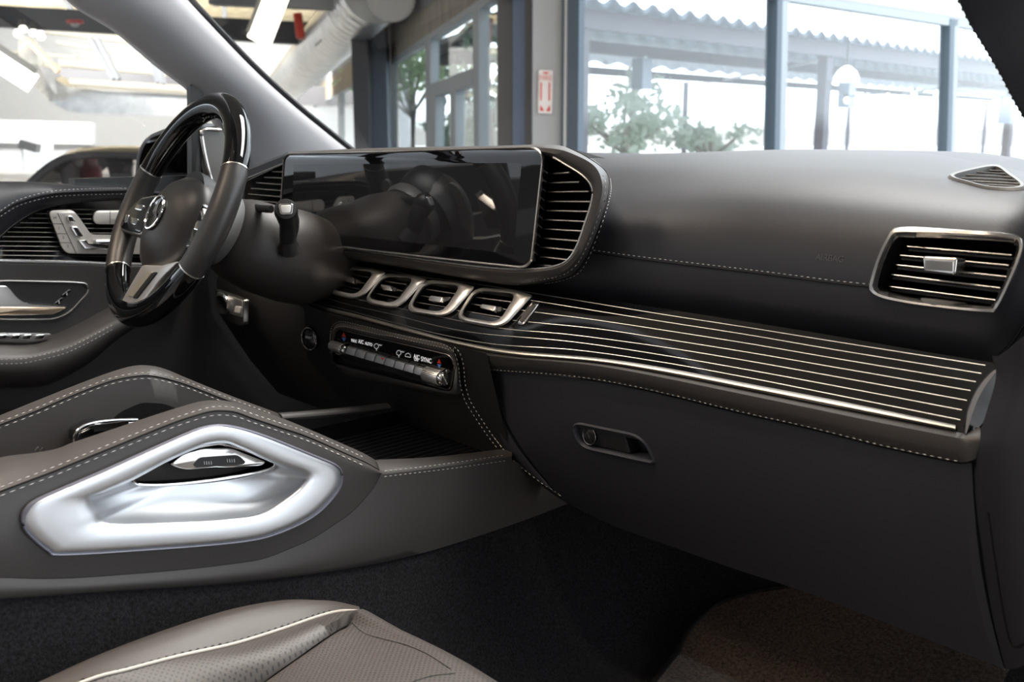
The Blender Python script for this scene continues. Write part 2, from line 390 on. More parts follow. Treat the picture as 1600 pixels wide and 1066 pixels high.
# ---------------- black lacquer trim band with silver pinstripes: 45 degree surface
def tY0(x): return lerp(.03, .068, sstep(x, .15, .45))
def trimhit(px, py, off=0.0, K=.9):
    d = ray(px, py); f = lambda t: (CAM.y + d.y * t) - (tY0(CAM.x + d.x * t) + K * ((CAM.z + d.z * t) + .19)) + off
    a, b = .3, 3.2
    for _ in range(44):
        m = (a + b) / 2
        if f(m) > 0: b = m
        else: a = m
    return CAM + d * a
PT = [(500, 402), (560, 411), (640, 423), (741, 438), (808, 447), (905, 461), (1040, 483), (1175, 504), (1310, 526), (1430, 547), (1552, 567)]
S1 = [(503, 409), (560, 417), (603, 423), (666, 434), (741, 443.7), (830, 457.8), (905, 470.2), (1040, 492.3), (1175, 513.2), (1310, 535.1), (1555, 573.8)]
S2 = [(500, 414), (537, 421), (600, 433), (666, 445), (741, 456.5), (830, 469.8), (905, 481.8), (1040, 503.5), (1175, 524.7), (1310, 547.8), (1546, 586)]
S3 = [(494, 423), (524, 431.5), (600, 449), (666, 461), (741, 474), (833, 487.5), (932, 500.5), (1040, 516.8), (1175, 538.2), (1310, 561.3), (1537, 599)]
S4 = [(485, 431), (514, 443.7), (600, 465), (666, 477), (741, 490), (799.6, 500.6), (932, 514), (1040, 530.3), (1175, 552), (1310, 575.3), (1529, 613)]
S5 = [(478, 439), (513, 456), (561, 468.5), (633, 484), (700, 498), (783, 513.5), (896, 523.8), (1040, 543.3), (1175, 565.5), (1310, 589.7), (1521, 628)]
S6 = [(471, 446), (498, 461), (540, 475), (610, 491), (690, 511), (760, 522.5), (896, 534.6), (1040, 556), (1175, 579.4), (1310, 604.4), (1513, 643)]
S7 = [(466, 452.5), (494, 471.3), (555.7, 488.2), (630, 508.5), (703.6, 526), (780, 539), (905, 547.8), (1040, 567.3), (1175, 591.7), (1310, 618.4), (1508, 658)]
CT = [(463, 457.5), (499.4, 477), (560, 492), (640, 513.5), (720, 533.6), (800, 547.4), (932, 559), (1040, 574.8), (1175, 600.5), (1310, 626.3), (1506, 667)]
CB = [(461, 463), (505, 484.7), (570, 501.5), (640, 521), (720, 541), (800, 555.6), (932, 567), (1040, 584.6), (1175, 611), (1310, 638), (1506, 676)]
def rows2(c, off=0): return [trimhit(p.x, p.y, off) for p in crn(c, 160)]
band = M().loft([rows2(c) for c in (PT, S1, S2, S3, S4, S5, S6, S7, CT, CB)]); TRIM = band.bvh()
def ont(px, py, off=0.0): return on(TRIM, px, py, off, lim=lambda a, b: trimhit(a, b, off))
V4i = rounded([(746, 455), (806, 459.5), (779, 504), (719, 494.5)], [14, 12, 16, 14]); V4o = rounded([(741, 448.5), (803, 453), (834, 461.5), (786, 514), (710, 500)], [18, 30, 3, 20, 18])
V3i = rounded([(667, 443), (719, 446.5), (692, 488), (641, 480)], [14, 12, 16, 14]); V3o = rounded([(661, 436.5), (717, 441), (744, 448), (701, 497), (632, 487)], [18, 30, 3, 20, 18])
V2i = rounded([(602, 432), (646, 435), (617, 474), (574, 466.5)], [13, 10, 15, 13]); V2o = rounded([(597, 426), (645, 430.5), (668, 436.5), (622, 484), (567, 473)], [16, 26, 3, 18, 16])
V1i = rounded([(544, 421.5), (583.5, 425), (558, 461), (518.5, 452)], [12, 10, 14, 12]); V1o = rounded([(540, 415.5), (582, 420), (604, 425.5), (562, 470), (511.5, 459)], [16, 26, 3, 18, 16])
for vi in (V1i, V2i, V3i, V4i): band.cut([(p.x, p.y) for p in vi])
bd = build('lacquer_band', band, LACQ, dash); bd['label'] = 'gloss black band with thin silver stripes'
starts = [None, None, (524, None)]
vo = [[(p.x, p.y) for p in v] for v in (V1o, V2o, V3o, V4o)]
def visible(p): return not any(inpoly(p.x, p.y, v) for v in vo) and not inpoly(p.x, p.y, [(806, 508), (834, 472), (846, 474), (820, 510)])
for k, c in enumerate((S1, S2, S3, S4, S5, S6, S7)):
    P2 = crn(c, 420); lim = (1542, 1533.6, 1525, 1517.6, 1511.6, 1504.6, 1500.7)[k]
    run = []
    for p in P2 + [None]:
        if p is not None and p.x < lim and visible(p): run.append(ont(p.x, p.y, .0004))
        else:
            if len(run) > 2: build('pinstripe', M().sweep(run, .00065, .0005, n=6), INLAY, bd)
            run = []
# satin strip along the lower edge
top = rows2(CT, .000); 
def strip_row(t, off):
    a = crn(CT, 160); b = crn(CB, 160)
    return [trimhit(p.x + (q.x - p.x) * t - 0, p.y + (q.y - p.y) * t, off) for p, q in zip(a, b)]
cut_i = 158
rows = [strip_row(t, o)[:cut_i] for t, o in ((0, -.001), (.05, .004), (.3, .007), (.6, .0065), (.9, .003), (1.0, -.002))]
build('edge_strip', M().loft(rows), STRIP, dash)['label'] = 'satin silver strip'
# polished end cap of the band
ca = [(1562, 571), (1545, 584), (1531, 600), (1519.5, 619), (1510, 645), (1507, 668), (1506, 677)]
cb = [(1566, 585), (1562, 600), (1556, 618), (1546, 640), (1537, 659), (1525, 672), (1517, 679)]
cm = [(1564.5, 573), (1551, 588), (1539, 605), (1528, 624), (1519, 648), (1513, 668), (1510, 678)]
n_ = 40
r0 = [trimhit(p.x, p.y, -.001) for p in crn(ca, n_)]; r1 = [trimhit(p.x + 2, p.y, .009) for p in crn(ca, n_)]
r2 = [trimhit(p.x, p.y, .009) for p in crn(cm, n_)]; r3 = [trimhit(p.x, p.y, -.03) for p in crn(cb, n_)]
build('band_end_cap', M().loft([r0, r1, r2, r3]), mat('smoked_gloss', (.03, .033, .045), .42, spec=.35), dash)

# four centre vents
def hitc(px, py, off=0.0): return trimhit(px, py, off, .9) if off < 0 else trimhit(px, py, off * 1.6, .9)
def V(pts): return [(p.x, p.y) for p in pts]
def cvent(o, i, lines, tab, lab):
    N = 90; o_ = resample([Vector(p) for p in V(o)], N, True); i_ = resample([Vector(p) for p in V(i)], N, True)
    cxx = sum(p.x for p in i_) / N; cyy = sum(p.y for p in i_) / N
    def byang(L): 
        a = sorted(L, key=lambda p: math.atan2(p.y - cyy, p.x - cxx)); return a
    # match by angle
    dens = resample([Vector(p) for p in V(o)], 900, True); ang = [math.atan2(p.y - cyy, p.x - cxx) for p in dens]
    oo = []
    for p in i_:
        a = math.atan2(p.y - cyy, p.x - cxx); j = min(range(900), key=lambda k: abs((ang[k] - a + pi) % (2 * pi) - pi)); oo.append(dens[j])
    def row(k, off): return [hitc(a.x + (b.x - a.x) * k, a.y + (b.y - a.y) * k, off) for a, b in zip(oo, i_)]
    v = build('air_vent', M().loft([row(0, -.001), row(.06, .003), row(.3, .0055), row(.62, .0062), row(.85, .0045), row(1, -.003)], cu=True), SATIN, dash, smooth=50)
    v['label'] = lab
    r0 = row(1, -.002); bk = Vector((0, 1, -.45)).normalized(); c0 = sum(r0, Vector()) / N
    r1 = [c0 + (p - c0) * .95 + bk * .05 for p in r0]
    build('vent_duct', M().loft([r0, r1], cu=True).fan(r1), DARK, v)
    for a, b in lines:
        A, B = hitc(*a, -.006), hitc(*b, -.006)
        sl = build('vent_slat', M().beam(A + bk * .013, B + bk * .013, .024, .0016, up=Vector((0, .45, 1))), BLK, v)
        build('slat_edge', M().sweep([A, B], .001, n=6), SILV, sl)
    t, s = tab
    q = [hitc(p.x, p.y, .004) for p in rounded(t, 2.5)]; build('vent_tab', M().prismb(q, bk * .016, .0014), SILV, v)
    q = [hitc(p.x, p.y, .000) for p in rounded(s, 2)]; build('tab_stem', M().prismb(q, bk * .012, .001), BLK, v)
cvent(V1o, V1i, [((543, 428), (577, 433.5)), ((533, 436), (570, 443)), ((526, 444.5), (562, 452))], ([(538, 432.5), (552, 433.5), (553, 443), (541, 441)], [(551, 434), (558, 437), (558, 443), (552, 443)]), 'leftmost small centre vent')
cvent(V2o, V2i, [((598, 439), (641, 445.5)), ((590, 448.5), (632, 455.5)), ((581, 458), (625, 465.5))], ([(594, 444), (610, 446), (613, 455), (597, 453)], [(610, 446.5), (619, 450), (618, 455), (612, 455.5)]), 'second small centre vent')
cvent(V3o, V3i, [((661, 451.5), (713, 459.5)), ((654, 461.5), (706, 470.5)), ((647, 472), (699, 480.5))], ([(672, 461.5), (692, 464), (688, 473), (668, 469.5)], [(690, 464), (704, 463.5), (700, 470), (688, 473)]), 'third small centre vent')
cvent(V4o, V4i, [((741, 464.5), (802, 472.5)), ((732, 474.5), (795, 484.5)), ((724, 486), (787, 496.5))], ([(752, 474.5), (775, 478), (771, 486.5), (749, 481)], [(774, 478), (784, 480), (782, 487), (771, 486.5)]), 'rightmost small centre vent')
# little silver thumb slot beside the vents
q = [ont(p.x, p.y, .002) for p in rounded([(834, 472), (844, 474), (819, 509), (808, 508)], 4)]
ts = build('vent_thumbwheel', M().prismb(q, Vector((0, .01, -.004)), .0012), CHROME, dash)
q = [ont(p.x, p.y, .0028) for p in rounded([(832, 478), (839, 478.5), (818, 505), (813, 504), (819, 491)], 3)]
build('wheel_slot', M().prism(q, Vector((0, .002, 0))), BLK, ts)

# ---------------- leather surround of the display
SLr = rowY(SL, .004); A1 = rowY([(lerp(a[0], b[0], .35), lerp(a[1], b[1], .35)) for a, b in zip(SL, CRS)], -.003)
CRr = rowY(CRS, -.001); H2 = rowY([(lerp(a[0], b[0], .5), lerp(a[1], b[1], .5)) for a, b in zip(CRS, OS)], [lerp(-.001, h, .30) for h in hs]); OSr = rowY(OS, hs)
for i_, q_ in enumerate(cr(OS, m_)):
    if i_ >= 3 * m_ and i_ <= 12 * m_:
        h_ = onp(q_.x, q_.y, .0005)
        if h_ is not None and h_.y < .30: OSr[i_] = OSr[i_].lerp(h_, sstep(i_, 3 * m_, 4 * m_) * (1 - sstep(i_, 11 * m_, 12 * m_)))
END = [p + (Vector((0, .1, -.02)) if i <= m_ * 3 else Vector((-.012, .01, -.012)) if i < m_ * 11 else Vector((-.005, .05, .004))) for i, p in enumerate(OSr)]
hood = M().loft([[p + Vector((0, .012, 0)) for p in SLr], SLr, A1, CRr, H2, OSr, END]); HOOD = hood.bvh()
hd_ = build('display_surround', hood, LEAC, dash, smooth=60)
hd_['label'] = 'brown-tinted leather surround wrapping the display and its side vent'
SLfull = cr(SL[2:], 6); tube = [Y(p.x, p.y, .003) for p in SLfull] + [Y(p.x, p.y, .003) for p in crn([(515, 386), (490, 382.5), (470, 379.6)], 8)[1:]]
build('surround_edge', M().sweep(tube[8:], .0019, n=8), SILV, hd_)
def onh(px, py, off=.0006): return on(HOOD, px, py, off)
def lay(pts, n, f):
    r = [f(p.x, p.y) for p in crn(pts, n)]; return [p for p in r if p]
stitches('surround_stitching', lay([(941, 272), (945, 282), (945, 300), (936, 333), (922, 372), (906, 405), (897, 417), (880, 429), (850, 436), (820, 441)], 140, lambda a, b: onh(a, b, .0007)), hd_, THREAD)
stitches('pad_stitching', lay([(954, 280), (955, 300), (947, 333), (932, 375), (917, 410), (903, 428), (880, 438), (850, 443.5)], 140, lambda a, b: onp(a, b, .001)), hd_, THREAD)
build('surround_seam', M().sweep(lay([(880, 227.5), (912, 243), (940, 262), (950, 277), (951, 298), (943, 331), (929, 372), (914, 405), (893, 430), (856, 440.5), (808, 446)], 120, lambda a, b: onh(a, b, .0003) or onp(a, b, .0005)), .0009, n=6), DARK, hd_)

# side vent right of the display
rv = M(); poly = [(849, 243), (866, 247), (888, 260), (914, 278), (925, 292), (925, 304), (917, 332), (908, 362), (897, 391), (886, 406), (868, 415), (842, 420), (824, 420), (836, 400)]
rv.fan([Y(x, y, .05) for x, y in [(832, 236)] + [(x + 6, y + 4) for x, y in poly[1:11]] + [(868, 425), (815, 425)]])
sv = build('side_vent', rv, DARK, dash); sv['label'] = 'vent with silver slats right of the display'
build('vent_duct', M().loft([[Y(x, y, .008) for x, y in poly[:13]], [Y(x, y, .05) for x, y in poly[:13]]]), BLK, sv)
build('vent_wall', M().loft([[Y(850, 242, .006), Y(838, 400, .006), Y(830, 418, .006)], [Y(853, 242, .05), Y(840, 400, .05), Y(832, 420, .05)]]), DARK, sv)
for (a, b) in (((851, 272), (890, 270)), ((850, 286.3), (905.5, 284.8)), ((849, 300.5), (920, 299.5)), ((848, 315), (923, 315.5)), ((846.5, 329), (918.5, 331)), ((845, 343.3), (914, 346.5)), ((843.5, 357.5), (909.5, 361.5)), ((842, 372), (904.5, 377)), ((841, 386), (897.5, 391.7)), ((838, 400.5), (888.5, 406.5)), ((833, 413.5), (862, 416))):
    A, B = Y(*a, .012), Y(*b, .010)
    sl = build('vent_slat', M().beam(A + Vector((0, .014, 0)), B + Vector((0, .014, 0)), .024, .0018), BLK, sv)
    build('slat_edge', M().sweep([A, B], lambda t: .0008 + .0005 * min(1, t * 4), n=6), SILV, sl)

# left vent beside the instrument display
lv = build('side_vent', M().fan([Y(x, y, .03) for x, y in [(384, 284), (446, 255), (446, 330), (380, 325)]]), DARK, dash); lv['label'] = 'vent with silver slats left of the display, beside the steering wheel'
for (a, b) in (((426, 268.3), (442, 269.6)), ((413.5, 277.5), (441.5, 279)), ((400.7, 285.8), (441, 289)), ((392.8, 294.6), (440, 298.3)), ((388, 303.4), (440, 308)), ((386.4, 312), (438, 317.5)), ((392, 321), (424, 325.5))):
    A, B = Y(*a, .004), Y(*b, .004)
    sl = build('vent_slat', M().beam(A + Vector((0, .012, 0)), B + Vector((0, .012, 0)), .02, .0018), BLK, lv)
    build('slat_edge', M().sweep([A, B], .0012, n=6), SILV, sl)
build('surround_edge', M().sweep([Y(x, y, .0) for x, y in ((380, 284), (390, 277.8), (444, 255))], .0018, n=8), SILV, lv)
lh = M().loft([[Y(x, y, .0) for x, y in ((372, 288), (390, 277.5), (446, 254))], [Y(x, y, .0) for x, y in ((372, 270), (398, 262), (448, 242))], [Y(x, y, .06) for x, y in ((372, 266), (400, 258), (450, 238))]])
build('driver_surround', lh, LEA, dash)

# ---------------- lower dashboard roll, glove box and end panel
def lowY(x): return tY0(x) - .07
r_cb = [trimhit(p.x, p.y, -.002) for p in crn(CB, 120)]
GS = [(470, 480), (505, 500), (570, 530), (640, 549), (716, 569), (767, 578.4), (894, 588.7), (998, 606), (1154.5, 643.6), (1270, 669.6), (1385.6, 698.5), (1501, 722.7)]
def hitlow(px, py, off=0.0, dy=-.05):
    d = ray(px, py); a, b = .3, 3.2
    for _ in range(44):
        m = (a + b) / 2; x = CAM.x + d.x * m
        if CAM.y + d.y * m > tY0(x) + dy - off: b = m
        else: a = m
    return CAM + d * a
gsr = [hitlow(p.x, p.y, 0, -.068) for p in crn(GS, 120)]
mid1 = [a.lerp(b, .25) + Vector((0, -.014, .005)) for a, b in zip(r_cb, gsr)]
mid2 = [a.lerp(b, .6) + Vector((0, -.010, .002)) for a, b in zip(r_cb, gsr)]
roll = M().loft([[p + Vector((0, .02, -.002)) for p in r_cb], r_cb, mid1, mid2, gsr, [p + Vector((0, .01, -.004)) for p in gsr]]); ROLL = roll.bvh()
rl = build('lower_roll', roll, LEAC, dash, smooth=70)
GSs = [(716, 569), (767, 578.4), (894, 588.7), (998, 606), (1154.5, 643.6), (1270, 669.6), (1385.6, 698.5), (1501, 722.7)]
stitches('roll_stitching', [on(ROLL, p.x, p.y - 1.5, .0007, lim=lambda a, b: hitlow(a, b, .001, -.068)) for p in crn(GSs, 300)], rl, THREAD)
build('roll_seam', M().sweep([on(ROLL, p.x, p.y + 1.8, .0, lim=lambda a, b: hitlow(a, b, .0, -.064)) for p in crn(GSs, 200)], .0008, n=6), DARK, rl)
re_ = [[r[-1] for r in ([p for p in rw] for rw in ([q + Vector((0, .02, -.002)) for q in r_cb], r_cb, mid1, mid2, gsr))]]
rb_ = [Y(x, y, v) for x, y, v in ((1524, 668, .03), (1531, 668, .012), (1533, 684, .004), (1533, 700, .002), (1530, 715, .006))]
build('roll_end', M().loft([re_[0], [a.lerp(b, .35) + Vector((.002, -.003, 0)) for a, b in zip(re_[0], rb_)], rb_]), LEAC, dash, smooth=70)
# glove box door
GT = [(765, 580), (894, 590.5), (998, 608), (1154.5, 645.6), (1270, 671.6), (1385.6, 700.5), (1501, 725)]
GBt = [(883, 785), (960, 822), (1060, 858), (1150, 890), (1260, 926), (1400, 980), (1560, 1042)]
def gy(t): return lerp(-.064, -.035, t) - .006 * sin(pi * t)
GL = [(767, 580), (775, 622), (803, 681), (837.5, 731), (883, 785)]
GR = [(1501, 725), (1505.7, 792), (1517.8, 889), (1540, 985), (1560, 1042)]
R_ = []; n = 28; gl = crn(GL, n); gr_ = crn(GR, n); gt = crn(GT, 60); gb = crn(GBt, 60)
for i in range(n):
    t = i / (n - 1); row = []
    for j in range(60):
        u = j / 59
        c = gl[i] * (1 - u) + gr_[i] * u + gt[j] * (1 - t) + gb[j] * t - (gt[0] * (1 - u) * (1 - t) + gt[-1] * u * (1 - t) + gb[0] * (1 - u) * t + gb[-1] * u * t)
        row.append(hitlow(c.x, c.y, 0, gy(t)))
    R_.append(row)
gb_ = M().loft(R_); GB = gb_.bvh()
gb_.loft([R_[-1], [p + Vector((0, .05, -.004)) for p in R_[-1]], [p + Vector((0, .30, .05)) for p in R_[-1]]])
gb_.loft([[r[-1] for r in R_], [r[-1] + Vector((.006, .012, 0)) for r in R_]])
gb_.loft([[r[0] for r in R_], [r[0] + Vector((-.003, .008, 0)) for r in R_]])
gbo = rounded([(889, 656), (1006, 680), (1029, 728), (905, 700)], [24, 30, 14, 26], 8)
gbi = rounded([(896, 662), (1003, 684), (1022, 720), (908, 695)], [18, 26, 10, 22], 8)
gb_.cut([(p.x, p.y) for p in gbi])
gbx = build('glove_box_door', gb_, LEA, dash, smooth=50)
ong = lambda a, b, o=0.: on(GB, a, b, o)
gm = [(a + b) / 2 for a, b in zip(gbo, gbi)]
bez = build('handle_bezel', M().loft([[ong(p.x, p.y, -.001) for p in gbo], [ong(p.x, p.y, .0035) for p in gm], [ong(p.x, p.y, -.001) for p in gbi], [ong(p.x, p.y, .0) + Vector((0, .025, 0)) for p in gbi]], cu=True).fan([ong(p.x, p.y, .0) + Vector((0, .025, 0)) for p in gbi]), mat('bezel_slate', (.028, .030, .040), .4), gbx)
q = [ong(p.x, p.y, -.003) for p in rounded([(897, 663), (972, 676), (983, 710), (909, 694)], [16, 3, 3, 20])]
hd2 = build('glove_box_handle', M().prismb(q, Vector((0, .018, 0)), .0015), BLK, gbx)
lc = ong(920, 682, -.002); nn = Vector((0, -1, .05)).normalized()
build('key_lock', M().lathe(lc, nn, [(.011, -.004), (.011, .0008), (.0100, .0014), (.0095, .0004), (.001, .0004)], n=36), SILV if False else BLKG, hd2)
build('key_slot', M().beam(lc + nn * .0012 + Vector((-.0015, 0, .004)), lc + nn * .0012 + Vector((.001, 0, -.003)), .0012, .0008), SILV, hd2)
build('lock_ring', M().sweep([lc + nn * .001 + Vector((cos(a) * .0112, 0, sin(a) * .0112)) for a in [k * 2 * pi / 36 for k in range(36)]], .0005, n=6, closed=True), SILV, hd2)
# triangular filler between centre stack and glove box
FT = [(716, 571), (767, 580.5)]; FL = [(716, 571), (722, 610), (733, 640), (755, 669), (792, 716), (838, 754), (884, 786)]; FR = [(767, 580), (775, 622), (803, 681), (837.5, 731), (884, 786)]
a = crn(FL, 40); b = crn(FR, 40)
fil = M().loft([[hitlow(p.x + (q.x - p.x) * k, p.y + (q.y - p.y) * k, 0, gy(i / 39) + o) for i, (p, q) in enumerate(zip(a, b))] for k, o in ((0, .03), (0, .006), (.12, .0), (.5, -.003), (.85, .0), (1, .006))])
FIL = fil.bvh(); fo = build('centre_stack_cheek', fil, LEA, dash, smooth=60)
for nm, dxx in (('cheek_stitching', 6.5),):
    P2 = crn([(x, y) for x, y in FL], 200)
    stitches(nm, [on(FIL, p.x + dxx, p.y - 1, .0008, lim=lambda a, b: hitlow(a, b, .001, gy(.5))) for p in P2 if p.y < 778], fo, THREAD)
# end panel at the passenger door
E0 = [(1560, 556), (1566, 590), (1548, 655), (1532, 700), (1531, 780), (1538, 860), (1552, 950), (1576, 1046)]
E1 = [(1572, 548), (1580, 590), (1566, 660), (1556, 710), (1552, 780), (1556, 860), (1567, 940), (1590, 1044)]
E2 = [(1600, 525), (1605, 590), (1598, 660), (1592, 710), (1588, 780), (1590, 860), (1598, 930), (1612, 1035)]
E3 = [(1740, 480), (1745, 590), (1745, 660), (1745, 710), (1745, 780), (1745, 860), (1745, 930), (1745, 1020)]
E0y = [.03, .03, .005, -.002, .001, .010, .018, .028]
er = [rowY([(x - 10, y) for x, y in E0], [v + .012 for v in E0y], 8), rowY(E0, E0y, 8), rowY(E1, [v - .016 for v in E0y], 8), rowY(E2, -.030, 8), rowY(E3, -.01, 8), [p + Vector((.02, .25, 0)) for p in rowY(E3, .05, 8)]]
build('end_panel', M().loft(er), LEA, dash, smooth=80)
EM = M().loft(er).bvh()
build('end_panel_seam', M().sweep([p for p in [on(EM, p.x, p.y, .0002) for p in crn([(1545, 800), (1556, 880), (1569, 960), (1580, 1005), (1591, 1011), (1606, 1003)], 50)] if p], .0012, n=6), DARK, dash)
E_R = [R_[i][-1] for i in range(n)]
ge = [hitlow(p.x, p.y, 0, gy(i / (n - 1)) + .010) for i, p in enumerate(crn([(1528, 716), (1531, 780), (1538, 860), (1552, 950), (1572, 1044)], n))]
build('glove_box_edge', M().loft([E_R, [a.lerp(b, .5) + Vector((.004, -.004, 0)) for a, b in zip(E_R, ge)], ge]), LEA, gbx, smooth=70)

# ---------------- centre stack with climate controls
def stk(px, py, off=0.0):
    """centre stack face, leaning forwards towards the floor"""
    p0 = Vector((0, -.052, -.285)); n = Vector((0, -1, -.22)).normalized(); return PL(px, py, p0 + n * off, n)
fo_ = M()
st_top = [(466, 463), (505, 484), (570, 501), (640, 521), (716, 541)]
a = [stk(p.x, p.y, -.002) for p in crn([(474, 470), (500, 486), (570, 503), (640, 522), (760, 552)], 50)]
b = [stk(p.x, p.y) for p in crn([(480, 560), (520, 600), (580, 632), (660, 660), (800, 720)], 50)]
c3 = [p + Vector((0, .06, -.09)) for p in b]
c4 = [p + Vector((0, .16, -.16)) for p in b]
stck = build('centre_stack', M().loft([a, b, c3, c4]), mat('dark_stack', (.010, .0095, .0095), .5, bump=.1, bscale=900), dash)
# stitched leather frame around the climate panel
fro = rounded([(520, 501), (700, 537), (716, 560), (724, 625), (540, 590), (516, 560)], [20, 26, 20, 20, 20, 20], 8)
fri = rounded([(526, 514), (704, 553.5), (711, 575), (705, 612), (519, 566)], [8, 16, 12, 10, 8], 8)
fro = resample(fro, 90, True); fri = resample(fri, 90, True)
def ringrow(k, off): return [stk(p.x + (q.x - p.x) * k, p.y + (q.y - p.y) * k, off) for p, q in zip(fro, fri)]
build('panel_surround', M().loft([ringrow(0, -.004), ringrow(.15, .004), ringrow(.5, .009), ringrow(.85, .007), ringrow(1, .001)], cu=True), LEAC, stck, smooth=70)
for k, dx in ((0, 0), (1, 8)):
    c = crn([(516, 545), (517, 515), (530, 503), (560, 508), (640, 527), (690, 538), (708, 548), (716, 570), (719, 600), (726, 625), (735, 641), (746, 658), (761, 680), (778, 702)], 260)
    stitches('surround_stitching', [stk(p.x + dx * (1 if p.x > 600 else -.0), p.y + (0 if p.x > 700 else dx * .9), .0095) for p in c], stck, THREAD, L=.004)
cp = thing('climate_panel', stk(610, 560, 0), 'glossy black climate control panel with a row of silver toggle keys below the centre vents', 'climate control')
q = [stk(p.x, p.y, .006) for p in rounded([(527, 515), (703, 556), (709, 572), (702, 609), (518, 549), (520, 530)], [5, 14, 10, 10, 5, 5], 6)]
build('panel_face', M().prismb(q, Vector((0, .008, 0)), .0012), LACQ, cp)
q2 = [stk(p.x, p.y, .0062) for p in rounded([(526, 514), (704, 555), (711, 572), (703, 611), (517, 550), (519, 530)], [5, 15, 10, 10, 5, 5], 8)]
build('panel_edge', M().sweep(q2, .0008, n=6, closed=True), SILV, cp)
def kb(px, py, off=.010): return stk(px, py, off)
# row of toggle keys
a0, a1, b0, b1 = (542, 541.5), (663, 577), (538, 552), (660, 588)
for i in range(8):
    t0, t1 = (i + .06) / 8, (i + .94) / 8
    f = lambda A, B, t: (lerp(A[0], B[0], t), lerp(A[1], B[1], t))
    q = [kb(*f(a0, a1, t0), .012), kb(*f(a0, a1, t1), .012), kb(*f(b0, b1, t1), .017), kb(*f(b0, b1, t0), .017)]
    k = build('toggle_key', M().prismb(q, Vector((0, .008, 0)), .0008), BRUSH, cp)
    if i == 3: build('warning_marking', M().prism([kb(595, 558.5, .0158), kb(600, 560, .0158), kb(597, 562.5, .0165)], Vector((0, .001, 0))), REDM, k)
build('key_base', M().beam(kb(534, 552, .006), kb(665, 590, .006), .008, .012), BLKG, cp)
for (A, B, r) in (((519, 540), (537, 546), .0085), ((666, 584), (690, 591), .0108)):
    p, q_ = kb(*A, .010), kb(*B, .010); ax = (q_ - p).normalized(); L = (q_ - p).length
    rk = build('temperature_roller', M().lathe(p, ax, [(r * .7, -.001), (r * .95, 0), (r, .001), (r, L - .001), (r * .95, L)], n=40), SATIN, cp)
    mm = M()
    for k in range(28):
        a_ = 2 * pi * k / 28; e1 = ax.cross(Vector((0, 0, 1))).normalized(); e2 = ax.cross(e1); o_ = (e1 * cos(a_) + e2 * sin(a_)) * r
        mm.beam(p + o_ + ax * .001, p + o_ + ax * (L - .001), .0006, .0008)
    build('roller_ribs', mm, CHROME, rk)
    build('roller_cap', M().lathe(q_, ax, [(r * .95, 0), (r * .99, .001), (r * .9, .008), (r * .75, .010)], n=40), CHROME, rk)
def tri(x, y, s, mt, up):
    q = [stk(x - 3.2, y, .0075), stk(x + 3.2, y + 1.2, .0075), stk(x, y + (-s if up else s), .0075)]
    build('temperature_arrow', M().prism(q, Vector((0, .0006, 0))), mt, cp)
for x, y in ((537, 526.5), (686, 568)):
    tri(x, y - .6, 6, REDM, True); tri(x, y + 1, 6, BLUEM, False)
exx = stk(680, 565) - stk(560, 536)
for s, x, y, z in (('MAX', 553, 533, .0042), ('A/C', 564, 534.5, .0052), ('AUTO', 576, 538, .0042), ('A/C', 651, 558, .0052), ('OFF', 650.5, 562.5, .0036), ('SYNC', 666, 563, .0058)):
    text_part('marking', s, stk(x, y, .0074), exx, Vector((0, 0, 1)), z * 1.7, MARK, cp)
for x, y in ((588, 541), (623, 551.5)):
    mm = M(); mm.sweep([stk(x + 3.5 * cos(a), y + 3.8 * sin(a), .0075) for a in [k * 2 * pi / 14 for k in range(14)]], .0003, n=4, closed=True).beam(stk(x, y + 3.8, .0075), stk(x + .3, y + 7, .0075), .0007, .0006).beam(stk(x + 4, y - 2, .0075), stk(x + 8, y - 1, .0075), .0007, .0006)
    build('fan_marking', mm, MARK, cp)
mm = M().sweep([stk(a, b, .0075) for a, b in ((633, 556), (634.5, 553), (638, 552), (641, 554.5), (641.5, 558.5), (637, 558), (633, 557))], .0003, n=4, closed=True)
build('car_marking', mm, MARK, cp)
# start button
sc_ = stk(485.5, 529, .004); nn2 = Vector((.15, -1, 0)).normalized()
sb_ = thing('start_button', sc_, 'round black start button with a chrome ring, right of the steering column', 'button')
build('button_ring', M().lathe(sc_, nn2, [(.019, -.004), (.020, .002), (.0195, .004), (.0175, .004), (.017, 0)], n=40), BLKG, sb_)
build('chrome_ring', M().sweep([sc_ + nn2 * .004 + (Vector((cos(a), .15 * cos(a), sin(a))) * .0185) for a in [k * 2 * pi / 40 for k in range(40)]], .0008, n=6, closed=True), CHROME, sb_)
build('button_cap', M().lathe(sc_ + nn2 * .001, nn2, [(.016, -.003), (.0155, .002), (.013, .003), (.001, .0032)], n=40), BLKG, sb_)
text_part('marking', 'START', sc_ + nn2 * .0045 + Vector((0, 0, .002)), Vector((1, .15, 0)), Vector((0, 0, 1)), .0055, WHITEP, sb_)

